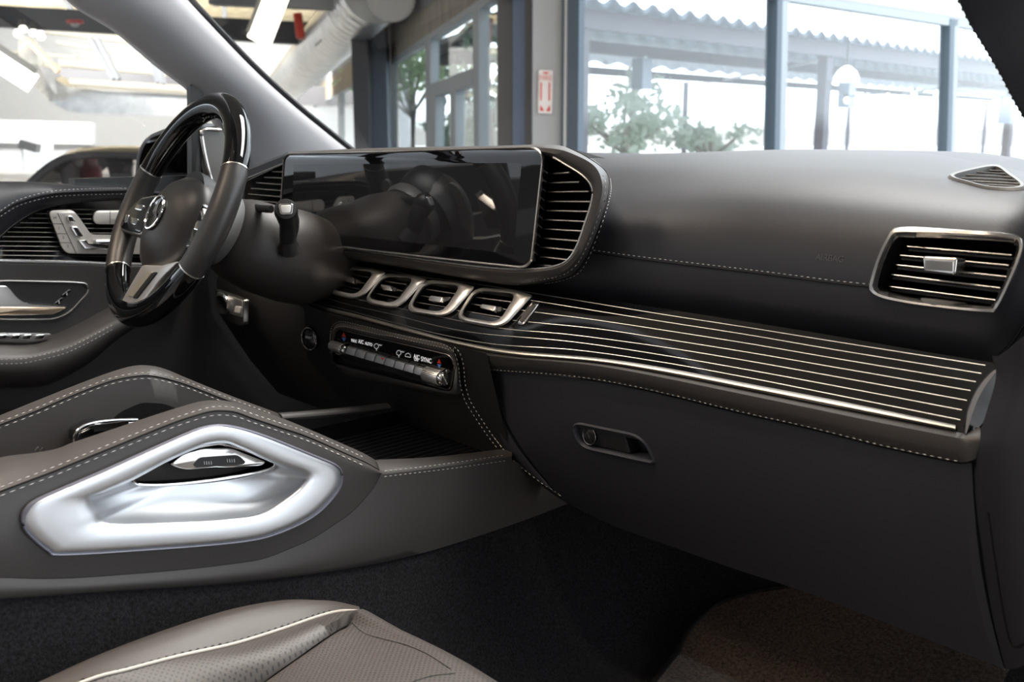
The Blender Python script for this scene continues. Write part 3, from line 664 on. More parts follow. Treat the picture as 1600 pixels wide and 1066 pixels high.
# driver knee panel below the wheel, dark
kn = M().loft([[Vector((x, .035 - .02 * sin((x + .75) * 3), -.16)) for x in (-.76, -.6, -.5, -.45, -.41, -.385)], [Vector((x, -.005, -.27)) for x in (-.76, -.6, -.5, -.44, -.39, -.345)], [Vector((x, .0, -.34)) for x in (-.76, -.6, -.45, -.3, -.2, -.165)], [Vector((x, .06, -.44)) for x in (-.76, -.6, -.45, -.3, -.2, -.165)], [Vector((x, .12, -.52)) for x in (-.76, -.6, -.45, -.3, -.2, -.165)]])
build('knee_panel', kn, mat('knee_leather', (.016, .0155, .016), .5, bump=.1, bscale=900), dash, smooth=60)
build('kick_panel', M().box((-.80, .12, -.42), .03, .75, .72), BLK, dash, smooth=0)
build('footwell_bulkhead', M().loft([[Vector((x, .44, -.05)), Vector((x, .46, -.6)), Vector((x, .36, -.72))] for x in (-.78, .8)]), CARPET, dash)

# ============================================================ DISPLAY
disp = thing('display_screen', Y(650, 330, .006), 'wide glossy black double display standing on the dashboard behind the steering wheel', 'screen')
so = rounded([(446, 243), (600, 239), (760, 234), (850, 231.5), (829, 417), (700, 403), (560, 387), (437.5, 371.5)], [12, 1, 1, 26, 20, 1, 1, 8], 8)
sf = [Y(p.x, p.y, -.004) for p in so]
build('screen_glass', M().prismb(sf, Vector((0, .012, 0)), .0008), SCREEN, disp)
se_ = [Y(p.x, p.y, -.002) for p in rounded([(445, 241), (600, 237.2), (760, 232.6), (851, 230), (830, 419), (700, 405), (560, 389), (436.5, 373)], [12, 1, 1, 27, 21, 1, 1, 8], 8)]
build('screen_frame', M().sweep(se_, .0017, .003, n=8, closed=True, up=Vector((0, 1, 0))), SILV, disp)
q = [Y(x, y, -.0042) for x, y in ((459, 257), (815, 254.5), (802, 397), (455, 358))]
build('display_area', M().prism(q, Vector((0, .001, 0))), DISPL, disp)

# ============================================================ STEERING WHEEL
tl, yw = radians(26.63), radians(-3.4)
WN = Vector((sin(yw) * cos(tl), -cos(yw) * cos(tl), sin(tl))); WC = Vector((-.362, -.2574, -.0895)); WR = .170
W1 = Vector((0, 0, 1)).cross(WN).normalized(); W2 = WN.cross(W1)
def wl(u, v, h=0.0): return WC + W1 * u + W2 * v + WN * h
def wa(a, r=WR, h=0.0): return wl(cos(a) * r, sin(a) * r, h)
def wp(px, py, h=0.0): return PL(px, py, WC + WN * h, WN)
def wang(px, py): p = wp(px, py) - WC; return math.atan2(p.dot(W2), p.dot(W1))
wheel = thing('steering_wheel', WC, 'steering wheel with glossy black upper and lower rim and leather side grips', 'steering wheel')
aR1, aL1, aL2, aR2 = wang(372, 262), wang(237, 270), wang(182, 425), wang(300, 424)
aL2 = aL2 % (2 * pi); aR2 = aR2 % (2 * pi)
aL1 = aL1 % (2 * pi)
if aR2 < pi: aR2 += 2 * pi
def rim(name, a0, a1, mt, k=1.0, n=60, bulge=0):
    pts = [wa(lerp(a0, a1, i / n)) for i in range(n + 1)]
    return build(name, M().sweep(pts, lambda t: .0205 * k * (1 + bulge * sin(pi * t)), lambda t: .0178 * k * (1 + bulge * sin(pi * t)), n=24, up=WN), mt, wheel)
rim('rim_lacquer', aR1, aL1, LACQ); rim('leather_grip', aL1, aL2, LEAW, 1.03, bulge=.06); rim('rim_lacquer', aL2, aR2, LACQ); rim('leather_grip', aR2 - 2 * pi, aR1, LEAW, 1.03, bulge=.06)
for a in (aR1, aL1, aL2, aR2 - 2 * pi):
    build('joint_ring', M().sweep([wa(a - .006), wa(a + .006)], .0216, .0189, n=24, up=WN), SILV, wheel)
# airbag hub
HCu, HCv = .0, -.022
def hubrow(r, h, sx_=1.0, sy_=1.0):
    out = []
    for k in range(64):
        a = 2 * pi * k / 64; rr = 1 / ((abs(cos(a)) ** 2.5 + abs(sin(a)) ** 2.5) ** (1 / 2.5))
        v = sin(a) * rr * r * sy_ * (1.12 if sin(a) < 0 else .96); u = cos(a) * rr * r * sx_ * (1 - .16 * max(0, -sin(a)))
        out.append(wl(HCu + u, HCv + v, h))
    return out
hub = build('airbag_cover', M().loft([hubrow(.070, -.055), hubrow(.078, -.035), hubrow(.081, -.018), hubrow(.078, -.005), hubrow(.066, .008), hubrow(.050, .017), hubrow(.036, .0215), hubrow(.02, .023)], cu=True).fan(hubrow(.02, .023)), LEAW, wheel, smooth=80)
build('cover_seam', M().sweep([p + WN * .0006 for p in hubrow(.064, .0045)], .0006, n=5, closed=True), DARK, hub)
# three-pointed star emblem in a ring
EC = wl(HCu, HCv + .004, .0235)
em = build('emblem', M().lathe(EC, WN, [(.026, -.004), (.0275, 0), (.026, .002), (.024, .001), (.001, .0012)], n=48), BLKG, hub)
build('emblem_ring', M().sweep([EC + WN * .002 + (W1 * cos(a) + W2 * sin(a)) * .0262 for a in [k * 2 * pi / 48 for k in range(48)]], .0021, n=8, closed=True), CHROME, em)
st = M()
for k in range(3):
    a = pi / 2 + k * 2 * pi / 3; tip = EC + (W1 * cos(a) + W2 * sin(a)) * .025 + WN * .0022
    b1 = EC + (W1 * cos(a + pi / 3) + W2 * sin(a + pi / 3)) * .0048 + WN * .0014; b2 = EC + (W1 * cos(a - pi / 3) + W2 * sin(a - pi / 3)) * .0048 + WN * .0014; ce = EC + WN * .0055
    st.add([tip, b1, ce, b2], [(0, 1, 2), (0, 2, 3)])
build('star', st, CHROME, em, smooth=0)
# side spokes with switch pods
for sg, nm in ((-1, 'left'), (1, 'right')):
    def su(u, v, h): return wl(HCu + sg * u, v - .026, h)
    u0 = .048 if sg < 0 else .112
    hh = .014 if sg < 0 else .006
    o_ = [(u0, .040), (.115, .032), (.154, .004), (.156, -.026), (.115, -.030), (u0, -.030)]
    q = [su(u, v, hh) for u, v in [(p.x, p.y) for p in rounded(o_, .012, 5)]]
    sp = build('spoke', M().prismb(q, -WN * .018, .003), SILV, wheel)
    i_ = [(u0 + .004, .036), (.115, .027), (.150, .002), (.152, -.023), (.115, -.0265), (u0 + .004, -.026)]
    q = [su(u, v, hh + .0015) for u, v in [(p.x, p.y) for p in rounded(i_, .010, 5)]]
    pd = build('switch_pod', M().prismb(q, -WN * .01, .001), BLKG, sp)
    for (u, v, a_, b_) in (((.096, .014, .020, .010), (.096, -.010, .020, .012), (.133, -.008, .010, .014)) if sg < 0 else ((.133, .004, .012, .014),)):
        q = [su(u + x * a_, v + y * b_, hh + .0035) for x, y in [(p.x, p.y) for p in rounded([(-.8, -.5), (.8, -.5), (.8, .5), (-.8, .5)], .3)]]
        build('switch', M().prismb(q, -WN * .004, .0008), CHROME, pd)
# lower spoke in silver with a slot
ls = [wp(p.x, p.y, .014) for p in rounded([(222, 413), (252, 414), (279, 407), (246, 440), (214, 481), (199, 492), (181, 487), (200, 450)], [4, 3, 6, 10, 10, 8, 6, 10], 5)]
lsp = build('spoke', M().prismb(ls, -WN * .012, .004), SATIN, wheel)
q = [wp(p.x, p.y, .0162) for p in rounded([(229, 423), (238, 425), (208, 463), (198.5, 462)], 2)]
build('spoke_slot', M().prism(q, -WN * .002), mat('warm_chrome', (.95, .88, .72), .4, metal=1), lsp)
q = [wp(p.x, p.y, .0160) for p in rounded([(238, 426), (245, 425), (213, 466), (207, 466)], 2)]
build('spoke_groove', M().prism(q, -WN * .002), BLK, lsp)
# hub back and gear paddles
build('hub_back', M().lathe(WC - WN * .055, WN, [(.045, -.01), (.058, 0), (.066, .03), (.066, .045)], n=40), BLK, wheel)
for sg in (1, -1):
    pts = [(.072, -.040), (.090, -.046), (.106, -.030), (.112, .004), (.108, .034), (.094, .046), (.082, .040), (.088, .0)]
    q = [wl(sg * p.x, p.y, -.030) for p in cr(pts, 4, True)]
    build('gear_paddle', M().prismb(q, -WN * .007, .002), GREYP, wheel)

# ============================================================ STEERING COLUMN
colm = thing('steering_column', (-.362, -.1, -.17), 'leather covered steering column behind the steering wheel', 'steering column')
def csec(c, a, b, nrm, pw=.8, n=44):
    nrm = Vector(nrm).normalized(); e1 = Vector((1, 0, 0)); e2 = e1.cross(nrm).normalized()
    if e2.z < 0: e2 = -e2
    return [Vector(c) + e1 * (a * math.copysign(abs(cos(2 * pi * k / n)) ** pw, cos(2 * pi * k / n))) + e2 * (b * math.copysign(abs(sin(2 * pi * k / n)) ** pw, sin(2 * pi * k / n))) for k in range(n)]
nw = Vector((0, .9, -.43))
build('column_shroud', M().loft([csec((-.362, -.185, -.128), .040, .040, nw), csec((-.362, -.180, -.130), .062, .056, nw), csec((-.362, -.150, -.145), .078, .068, nw), csec((-.362, -.11, -.163), .085, .074, nw), csec((-.365, -.07, -.176), .089, .078, (0, 1, -.3)), csec((-.368, -.045, -.183), .087, .078, (0, 1, -.2)), csec((-.37, -.01, -.185), .076, .070, (0, 1, 0)), csec((-.37, .05, -.195), .06, .06, (0, 1, 0))], cu=True).fan(csec((-.362, -.185, -.128), .040, .040, nw)), LEAC, colm, smooth=70)
build('column_collar', M().lathe(WC - WN * .075, WN, [(.045, -.012), (.058, -.010), (.062, 0), (.060, .010), (.045, .012)], n=44), GREYP, colm)
# gear selector stalk
s0, s1, s2, s3 = X(452, 388, -.272), X(450, 372, -.262), X(452, 350, -.253), X(447, 332, -.245)
stp = cr([s0, s1, s2, s3], 6)
stl = build('selector_stalk', M().sweep([X(425, 395, -.30), X(440, 388, -.285), s0], .010, n=16), BLK, colm)
build('stalk_boot', M().sweep([s0 + Vector((0, 0, -.004)), s1], lambda t: .0175 - .006 * t, n=20), BLK, stl)
build('stalk_grip', M().sweep(stp, lambda t: .0115 + .005 * sin(min(1, t) * pi / 2) ** 2, n=24), BLK, stl)
kc = s3 + Vector((.0, 0, .002)); kd = (CAM - kc).normalized()
kd = (kd + Vector((0, 0, .35))).normalized()
build('stalk_cap', M().lathe(kc, kd, [(.014, -.012), (.0178, -.004), (.0172, .006), (.0155, .010), (.001, .011)], n=28), BLK, stl)
e1 = kd.cross(Vector((0, 0, 1))).normalized(); e2 = kd.cross(e1)
q = [kc + kd * .0125 + e1 * p.x + e2 * p.y for p in rounded([(-.0115, -.0075), (.0115, -.0075), (.009, .0095), (-.009, .0095)], .004)]
pb = build('park_button', M().prismb(q, -kd * .004, .001), CHROME, stl)
q = [kc + kd * .0133 + e1 * p.x + e2 * p.y for p in rounded([(-.008, -.005), (.008, -.005), (.0063, .007), (-.0063, .007)], .003)]
build('button_face', M().prismb(q, -kd * .002, .0006), SATIN, pb)
build('wiper_stalk', M().sweep([X(395, 324, -.34), X(408, 326, -.30), X(424, 327, -.27)], .005, .006, n=12), BLK, colm)

# light switch panel left of the column
def lsw(px, py, off=0.0): return Y(px, py, -.022 - off)
lsp_ = thing('light_switch', lsw(358, 480), 'small silver light switch panel on the dark dash below the steering wheel', 'switch panel')
q = [lsw(p.x, p.y, .004) for p in rounded([(336, 453), (382, 469), (380, 510), (366, 507), (341, 493)], [2, 4, 8, 6, 8])]
build('switch_frame', M().prismb(q, Vector((0, .010, 0)), .001), SILV, lsp_)
q = [lsw(p.x, p.y, .0055) for p in rounded([(339, 456), (378, 470), (378, 496), (340, 485)], 2)]
build('switch_plate', M().prismb(q, Vector((0, .003, 0)), .0006), SATIN, lsp_)
kc = lsw(353, 475, .006)
build('rotary_knob', M().lathe(kc, Vector((.25, -1, .05)), [(.019, -.004), (.019, .010), (.0175, .013), (.015, .0135), (.001, .0135)], n=36), CHROME, lsp_)
q = [lsw(p.x, p.y, .0075) for p in rounded([(367, 478), (376, 480), (375, 490), (366, 488)], 1.5)]
build('brightness_wheel', M().prismb(q, Vector((0, .004, 0)), .001), WHITEP, lsp_)
# ============================================================ CENTRE CONSOLE
con = thing('centre_console', (0, -.45, -.6), 'leather centre console with two raised grab rails and a silver recess on the near side', 'console')
A0 = [(-420, 790), (-70, 736), (0, 715), (52, 708), (89, 701), (115, 691), (172, 672), (259, 643), (302, 630.5), (322, 627.7), (339, 628), (359, 630), (386, 637.5), (437, 654), (488, 676), (540, 698), (569, 711), (595, 727)]
A1 = [(-420, 880), (-70, 797), (0, 768.5), (57, 747), (86, 736), (115, 724), (201, 689), (268, 662), (310, 648), (330, 643), (345, 642), (367, 644), (396, 654.4), (437, 668), (480, 682.5), (540, 709), (569, 722), (592, 735)]
A2 = [(-420, 912), (-70, 905), (0, 903.5), (60, 905), (122, 903.5), (200, 898), (284, 891), (345, 884), (406, 875), (448, 860), (487.5, 842.5), (520, 822), (548.5, 802), (570, 780), (585, 761), (591, 750), (594, 745), (596, 741)]
def xrow(pts, x, m=5): return [X(p.x, p.y, x) for p in cr(pts, m)]
a0 = xrow(A0, .100); a1 = xrow(A1, .146); a2 = xrow(A2, .152)
def lift(A, B, k, h): return [p.lerp(q, k) + Vector(h) for p, q in zip(A, B)]
rail = M().loft([[p + Vector((-.006, 0, -.10)) for p in a0], [p + Vector((-.003, 0, -.008)) for p in a0], a0, lift(a0, a1, .35, (0, 0, .005)), lift(a0, a1, .7, (0, 0, .003)), a1])
RAIL = rail.bvh()
rg = build('grab_rail', rail, LEAC, con, smooth=70)
side = M(); sr = []
for k in range(13):
    t = k / 12; sr.append([p.lerp(q, t) + Vector((.004 * sin(pi * t), 0, 0)) for p, q in zip(a1, a2)])
side.loft(sr); SIDE = side.bvh()
T0 = [(38.6, 810), (44.7, 793.8), (69, 777.5), (162.5, 737), (284.4, 682), (325, 667.8), (357.5, 667), (406, 680), (487.5, 712.5), (524, 728.8), (532, 745), (524, 769.4), (487.5, 806), (426.6, 834.4), (365.6, 846.6), (243.8, 856.7), (101.6, 865), (77, 858.8), (44.7, 830.3)]
T1 = [(144, 780), (170, 767), (211, 749), (264, 720.6), (317, 698), (345, 693), (366, 697), (427, 724), (473, 742), (470, 757), (447, 777.5), (406, 802), (352, 810), (284, 814), (174, 816), (157, 801)]
O_ = [(205, 748), (245, 727), (284, 706), (317, 695), (345, 693.3), (366, 696), (400, 710), (424, 722), (426, 731), (386, 745), (325, 755), (250, 760), (220, 758)]
side.cut([(p.x + (305 - p.x) * .05, p.y + (762 - p.y) * .07) for p in cr(T0, 4, True)])
sd = build('side_panel', side, LEAC, con, smooth=70)
def match(outer, inner, c, N):
    ii = resample(cr(inner, 8, True), N, True); dd = resample(cr(outer, 8, True), 1500, True); an = [math.atan2(p.y - c[1], p.x - c[0]) for p in dd]; oo = []
    for p in ii:
        a = math.atan2(p.y - c[1], p.x - c[0]); oo.append(dd[min(range(1500), key=lambda k: abs((an[k] - a + pi) % (2 * pi) - pi))])
    return oo, ii
oo, ii = match(T0, T1, (305, 762), 200)
def TR(k, x): return [X(p.x + (q.x - p.x) * k, p.y + (q.y - p.y) * k, x) for p, q in zip(oo, ii)]
trim = M().loft([TR(-.06, .150), TR(-.01, .1560), TR(.06, .1582), TR(.2, .1590), TR(.45, .1590), TR(.7, .1584), TR(.85, .1572), TR(.95, .1548), TR(1, .151)], cu=True)
tr = build('recess_trim', trim, BRUSH, con, smooth=80); tr['label'] = 'bright matt aluminium grab recess'
rim_ = []
for p, q in zip(oo, ii): rim_.append(X(p.x + (q.x - p.x) * -.03, p.y + (q.y - p.y) * -.03, .155))
build('trim_edge', M().sweep(rim_, .0028, .0016, n=8, closed=True), mat('slate_edge', (.20, .20, .24), .35, metal=.6), tr)
oo2, ii2 = match(T1, O_, (318, 738), 160)
def PR_(k, x): return [X(p.x + (q.x - p.x) * k, p.y + (q.y - p.y) * k, x) for p, q in zip(oo2, ii2)]
build('recess_bowl', M().loft([PR_(0, .1505), PR_(.06, .146), PR_(.2, .138), PR_(.45, .130), PR_(.75, .124), PR_(1, .119)], cu=True), BRUSH, tr, smooth=80)
dk = [X(p.x, p.y, .118) for p in ii2]
build('control_cavity', M().loft([dk, [p + Vector((-.03, 0, .0)) for p in dk]], cu=True).fan([p + Vector((-.03, 0, 0)) for p in dk]), DARK, tr)
build('cavity_edge', M().sweep([X(x, y, .120) for x, y in [(p.x, p.y) for p in crn([(208, 746), (211, 754), (222, 757.5), (260, 757.5), (325, 751.5), (386, 741.5), (424, 731), (428, 724)], 50)]], .0016, n=8), CHROME, tr)
build('cavity_edge', M().sweep([X(x, y, .122) for x, y in [(p.x, p.y) for p in crn([(258, 722), (300, 703), (333, 695.5), (352, 695.5), (385, 705), (424, 722)], 50)]], .0010, n=8), CHROME, tr)
q = [X(p.x, p.y, .116) for p in rounded([(264, 727), (284, 710), (318, 699), (362, 698), (419, 722), (414, 728), (350, 733), (285, 735)], [6, 10, 10, 12, 4, 6, 12, 10], 5)]
cc = build('seat_control', M().prismb(q, Vector((-.02, 0, 0)), .004), CHROME, tr)
q = [X(p.x, p.y, .1166) for p in rounded([(302, 727), (311, 715), (372, 711), (384, 722), (380, 726), (306, 731)], [6, 6, 6, 4, 3, 5])]
cb2 = build('button_plate', M().prism(q, Vector((-.001, 0, 0))), BLK, cc)
for x, y in ((325, 723), (361, 719.5)):
    mm = M()
    for k in range(4): mm.beam(X(x - 6 + k * 3.6, y - 2, .1169), X(x - 5.5 + k * 3.6, y + 3, .1169), .0009, .0006)
    build('button_marking', mm, WHITEP, cb2)
# stitches along the rail
stitches('rail_stitching', [on(RAIL, p.x, p.y - 6, .0007, lim=lambda a, b: X(a, b, .146)) for p in crn(A1[:-1], 400)], rg, THREAD, L=.0052)
stitches('rail_stitching', [on(SIDE, p.x, p.y + 6.5, .0007, lim=lambda a, b: X(a, b, .1465)) for p in crn(A1[:-1], 400)], rg, THREAD, L=.0062)
build('rail_seam', M().sweep([p + Vector((.0003, 0, 0)) for p in resample(a1, 160)], .0010, n=6), DARK, rg)
build('panel_seam', M().sweep([p + Vector((-.0008, 0, 0)) for p in resample(a2, 160)], .0013, n=6), DARK, sd)
# lower side and front part towards the dashboard
LU = A2[:-1] + [(597, 742), (640, 737), (690, 730), (740, 723), (795, 715)]
A3 = [(-420, 955), (-70, 941), (0, 936), (162, 925), (366, 911), (528, 891), (650, 867), (780, 827), (883, 789), (905, 780)]
lu = [X(p.x, p.y, .1525) for p in crn(LU, 140)]; l3 = [X(p.x, p.y, .155) for p in crn(A3, 140)]
lu[-1] = X(850, 735, .1525); 
low = M().loft([lift(lu, l3, k / 8, (.0025 * sin(pi * k / 8), 0, 0)) for k in range(9)] + [[p + Vector((-.004, 0, -.002)) for p in l3]])
LOWB = low.bvh(); lwp = build('lower_side_panel', low, LEAC, con, smooth=60)
fa = [X(p.x, p.y, .112) for p in crn([(586, 719), (600, 718), (650, 716), (700, 712), (750, 706), (800, 700)], 40)]
fb = [X(p.x, p.y, .1525) for p in crn([(594, 740), (602, 741), (650, 735), (700, 728.5), (750, 721), (800, 713)], 40)]
fr_ = M().loft([[p + Vector((-.001, 0, -.03)) for p in fa], fa, lift(fa, fb, .3, (0, 0, .003)), lift(fa, fb, .8, (0, 0, .003)), fb, [p + Vector((0, 0, -.01)) for p in fb]]); FRB = fr_.bvh()
fro2 = build('front_rail', fr_, LEAC, con, smooth=70)
stitches('rail_stitching', [on(FRB, p.x, p.y, .0007, lim=lambda a, b: X(a, b, .150)) for p in crn([(600, 737), (650, 731.5), (700, 725), (750, 718), (788, 712)], 120)], fro2, THREAD)
stitches('rail_stitching', [X(p.x, p.y, .1535) for p in crn([(600, 745), (650, 739), (700, 733), (750, 726), (792, 720)], 120)], fro2, THREAD)
# driver side rail
B0 = [(-420, 740), (-70, 675), (0, 649), (57.5, 626), (115, 603), (172.5, 581.6), (207, 572), (230, 571), (259, 577), (316, 601.7), (374, 624.7), (431, 645), (440, 650)]
B1 = [(-420, 756), (-70, 690), (0, 664), (57.5, 642), (115, 617.5), (172.5, 596), (215.6, 587.5), (244, 588.5), (287.5, 600), (345, 622), (382, 636), (425, 652), (437, 657)]
b0 = [X(p.x, p.y, -.142) for p in crn(B0, 120)]; b1 = [X(p.x, p.y, -.108) for p in crn(B1, 120)]
lr = M().loft([[p + Vector((-.012, 0, -.25)) for p in b0], [p + Vector((-.005, 0, -.02)) for p in b0], b0, lift(b0, b1, .4, (0, 0, .004)), b1]); LRB = lr.bvh()
lr.loft([b1, [p + Vector((.003, 0, -.03)) for p in b1], [p + Vector((.004, 0, -.12)) for p in b1]])
lrl = build('grab_rail', lr, LEAC, con, smooth=60)
build('rail_seam', M().sweep(b1, .0009, n=6), DARK, lrl)
stitches('rail_stitching', [on(LRB, p.x, p.y - 4, .0007, lim=lambda a, b: X(a, b, -.11)) for p in crn(B1[:-1], 300)], lrl, THREAD, L=.0055)
stitches('rail_stitching', [X(p.x, p.y + 4.5, -.106) for p in crn(B1[:-1], 300)], lrl, THREAD, L=.0065)
fl = [X(p.x, p.y, -.125) for p in crn([(436, 652), (500, 647), (560, 641), (605, 636)], 20)]
build('front_rail', M().sweep(fl, .010, .006, n=12), LEAC, con)
# deck between the rails and dark tray in front
dz = -.352
build('deck', M().loft([[Vector((x, -1.1, dz)), Vector((x, -.62, dz)), Vector((x, -.53, dz - .004)), Vector((x, -.50, dz - .03)), Vector((x, -.49, -.43))] for x in (-.112, .098)]), LEAC, con)
dkt = X(140, 672, -.06)
tp = build('touchpad_hood', M().sweep([X(p.x, p.y, -.08) for p in crn([(115, 693), (117, 680), (127, 668), (145, 661), (175, 657), (215, 656)], 30)], .0018, n=8), CHROME, con)
build('touchpad', M().prismb([X(p.x, p.y, -.07) for p in rounded([(120, 695), (123, 678), (150, 664), (230, 660), (230, 690)], 5)], Vector((-.03, 0, 0)), .003), BLKG, con)
for a_, b_ in (((140, 668), (200, 660)), ((146, 672), (190, 667))):
    build('touchpad_key', M().beam(X(*a_, -.068), X(*b_, -.068), .004, .004), CHROME, tp)
build('rail_pocket', M().prism([X(p.x, p.y, -.1035) for p in rounded([(160, 672), (188, 644), (222, 629), (258, 631), (292, 646), (292, 672)], 10)], Vector((-.001, 0, 0))), DARK, lrl)
build('deck_latch', M().beam(X(56, 705, .06), X(62, 699, .06), .003, .003).beam(X(64, 705, .06), X(69, 700, .06), .003, .003), CHROME, con)
tz = -.425
tray = M().loft([[Vector((x, -.46, tz - .01)), Vector((x, -.15, tz)), Vector((x, .02, tz + .005)), Vector((x, .10, tz + .06)), Vector((x, .12, -.3))] for x in (-.124, .114)])
tray.loft([[Vector((x, y, tz)), Vector((x, y, -.40))] for x, y in ((-.124, -.46), (-.124, .1))]).loft([[Vector((.114, y, tz - .005)), Vector((.114, y, -.415))] for y in (-.46, .1)])
try_ = build('storage_tray', tray, BLKG, con, smooth=0)
mm = M()
for k in range(16): mm.beam(Vector((-.11 + k * .0145, -.4, tz + .0)), Vector((-.11 + k * .0145, .02, tz + .006)), .0012, .0014)
build('tray_ribs', mm, BLK, try_)
build('tunnel_fill', M().box((0, -.5, -.6), .24, 1.1, .2), DARK, con)

# ============================================================ CARPET, MAT
tc_ = [X(p.x, p.y, .153) for p in crn(A3[:-1], 80)] + crn3([X(883, 789, .153), Vector((.150, .14, -.50)), Vector((.148, .22, -.49)), Vector((.145, .34, -.46)), Vector((.14, .54, -.38))], 30)[1:]
def fz(y): return -.72 if y < .16 else lerp(-.72, -.45, (y - .16) / .38)
tcm = M().loft([[p + Vector((-.002, 0, .004)) for p in tc_], tc_, [Vector((.168, p.y, lerp(p.z, fz(p.y), .5))) for p in tc_], [Vector((.20, p.y, fz(p.y) + .03)) for p in tc_], [Vector((.235, p.y, fz(p.y) + .004)) for p in tc_], [Vector((.30, p.y, fz(p.y) - .001)) for p in tc_]])
cpt = thing('footwell_carpet', (.3, 0, -.72), 'dark carpet lining the passenger footwell and the tunnel side', 'carpet')
build('tunnel_carpet', tcm, CARPET, cpt, smooth=70)
fl_ = [( -1.1, -.72), (.16, -.72), (.26, fz(.26)), (.42, fz(.42)), (.54, -.45), (.56, -.40)]
flm = M().loft([[Vector((x, a, b)) for a, b in fl_] for x in [.16 + i * .04 for i in range(17)]])
FLB = flm.bvh(); build('floor_carpet', flm, CARPET, cpt, smooth=60)
flm = M().loft([[Vector((x, a, b)) for a, b in fl_] for x in (-.8, -.15)])
tag(build('driver_footwell_carpet', flm, CARPET), 'dark carpet of the driver footwell beyond the console', 'carpet')
0 and build('tunnel_side', M().loft([[Vector((.235, .16, -.72)), Vector((.22, .3, -.68)), Vector((.2, .5, -.5))], [Vector((.17, .16, -.60)), Vector((.15, .3, -.55)), Vector((.13, .5, -.4))], [Vector((.15, .10, -.46)), Vector((.13, .3, -.42)), Vector((.11, .5, -.3))]]), CARPET, cpt)
mo = [on(FLB, x, y, .010, lim=lambda a, b: Z(a, b, -.708)) for x, y in ((985, 1130), (1030, 1066), (1072, 1005), (1108, 962), (1130, 946), (1180, 930), (1235, 921))]
yb_ = mo[-1].y; mo = crn(mo, 40) + [Vector((.42, yb_ + .01, 0)), Vector((.70, yb_ + .01, 0)), Vector((.70, .2, -.708)), Vector((.70, -.30, -.708)), Vector((.30, -.30, -.708))]
mo2 = []
for p in mo:
    z = -.708 if p.y < .15 else (-.708 + (p.y - .15) * .22); mo2.append(Vector((p.x, p.y, fz(p.y) + .010)))
mat_m = M()
# pile surface as a fine grid clipped to the mat outline
pol = [(p.x, p.y) for p in mo2]
for i in range(110):
    for j in range(170):
        x = .20 + i * .0045; y = -.30 + j * .0047
        if inpoly(x + .002, y + .002, pol):
            def zz(a, b): return fz(b) + .012 + .0012 * sin(a * 900) * sin(b * 800 + a * 300)
            o = len(mat_m.v); mat_m.v += [Vector((a, b, zz(a, b))) for a, b in ((x, y), (x + .0045, y), (x + .0045, y + .0047), (x, y + .0047))]; mat_m.f.append((o, o + 1, o + 2, o + 3))
fm = thing('floor_mat', (.45, 0, -.71), 'brownish deep pile floor mat in the passenger footwell', 'floor mat')
build('pile', mat_m, MATC, fm)
build('bound_edge', M().sweep([p + Vector((0, 0, .001)) for p in mo2[:40]], .005, .004, n=8), DARK, fm)

# ============================================================ PASSENGER SEAT
seat = thing('passenger_seat', (.42, -.7, -.7), 'grey-brown perforated leather passenger seat cushion with light piping', 'car seat')
SI = [(-160, 1180), (-60, 1120), (60, 1066), (150, 1025), (250, 987), (350, 955), (425, 940), (475, 937), (515, 942), (560, 955)]
PI_ = [(-120, 1210), (0, 1125), (135, 1066), (200, 1048), (280, 1027), (365, 1008), (440, 985), (495, 966), (530, 957), (563, 956.5)]
GRV = [(160, 1230), (260, 1160), (330, 1110), (385, 1075), (425, 1044), (455, 1023), (490, 998), (520, 978), (540, 967), (566, 958)]
k_ = 8
rI = [X(p.x, p.y, .212) for p in cr(SI, k_)]; rP = [X(p.x, p.y, x.x) for p, x in zip(cr(PI_, k_), cr([Vector((a, 0)) for a in (.256, .256, .256, .256, .256, .256, .254, .25, .245, .24)], k_))]
rG = [X(p.x, p.y, x.x) for p, x in zip(cr(GRV, k_), cr([Vector((a, 0)) for a in (.31, .31, .31, .31, .31, .31, .307, .30, .28, .245)], k_))]
bol = M().loft([[p + Vector((-.02, .0, -.20)) for p in rI], [p + Vector((-.022, .0, -.09)) for p in rI], [p + Vector((-.012, 0, -.025)) for p in rI], rI, lift(rI, rP, .35, (0, 0, .006)), lift(rI, rP, .7, (0, 0, .005)), rP])
BOL = bol.bvh(); bo = build('bolster', bol, SEATL, seat, smooth=70)
bp = M().loft([rP, lift(rP, rG, .5, (0, 0, .004)), lift(rP, rG, .9, (0, 0, .002)), [p + Vector((0, 0, -.008)) for p in rG]])
build('bolster_insert', bp, SEATP, seat, smooth=70)
build('piping', M().sweep([p + Vector((0, 0, .0012)) for p in rP], .0017, n=8), mat('pale_piping', (.42, .38, .33), .5), bo)
stitches('bolster_stitching', [on(BOL, p.x, p.y, .0007, lim=lambda a, b: X(a, b, .252)) for p in crn([(125, 1063), (200, 1043), (280, 1021), (365, 1002), (440, 979), (495, 960), (520, 954)], 260)], bo, THREADD, L=.005)
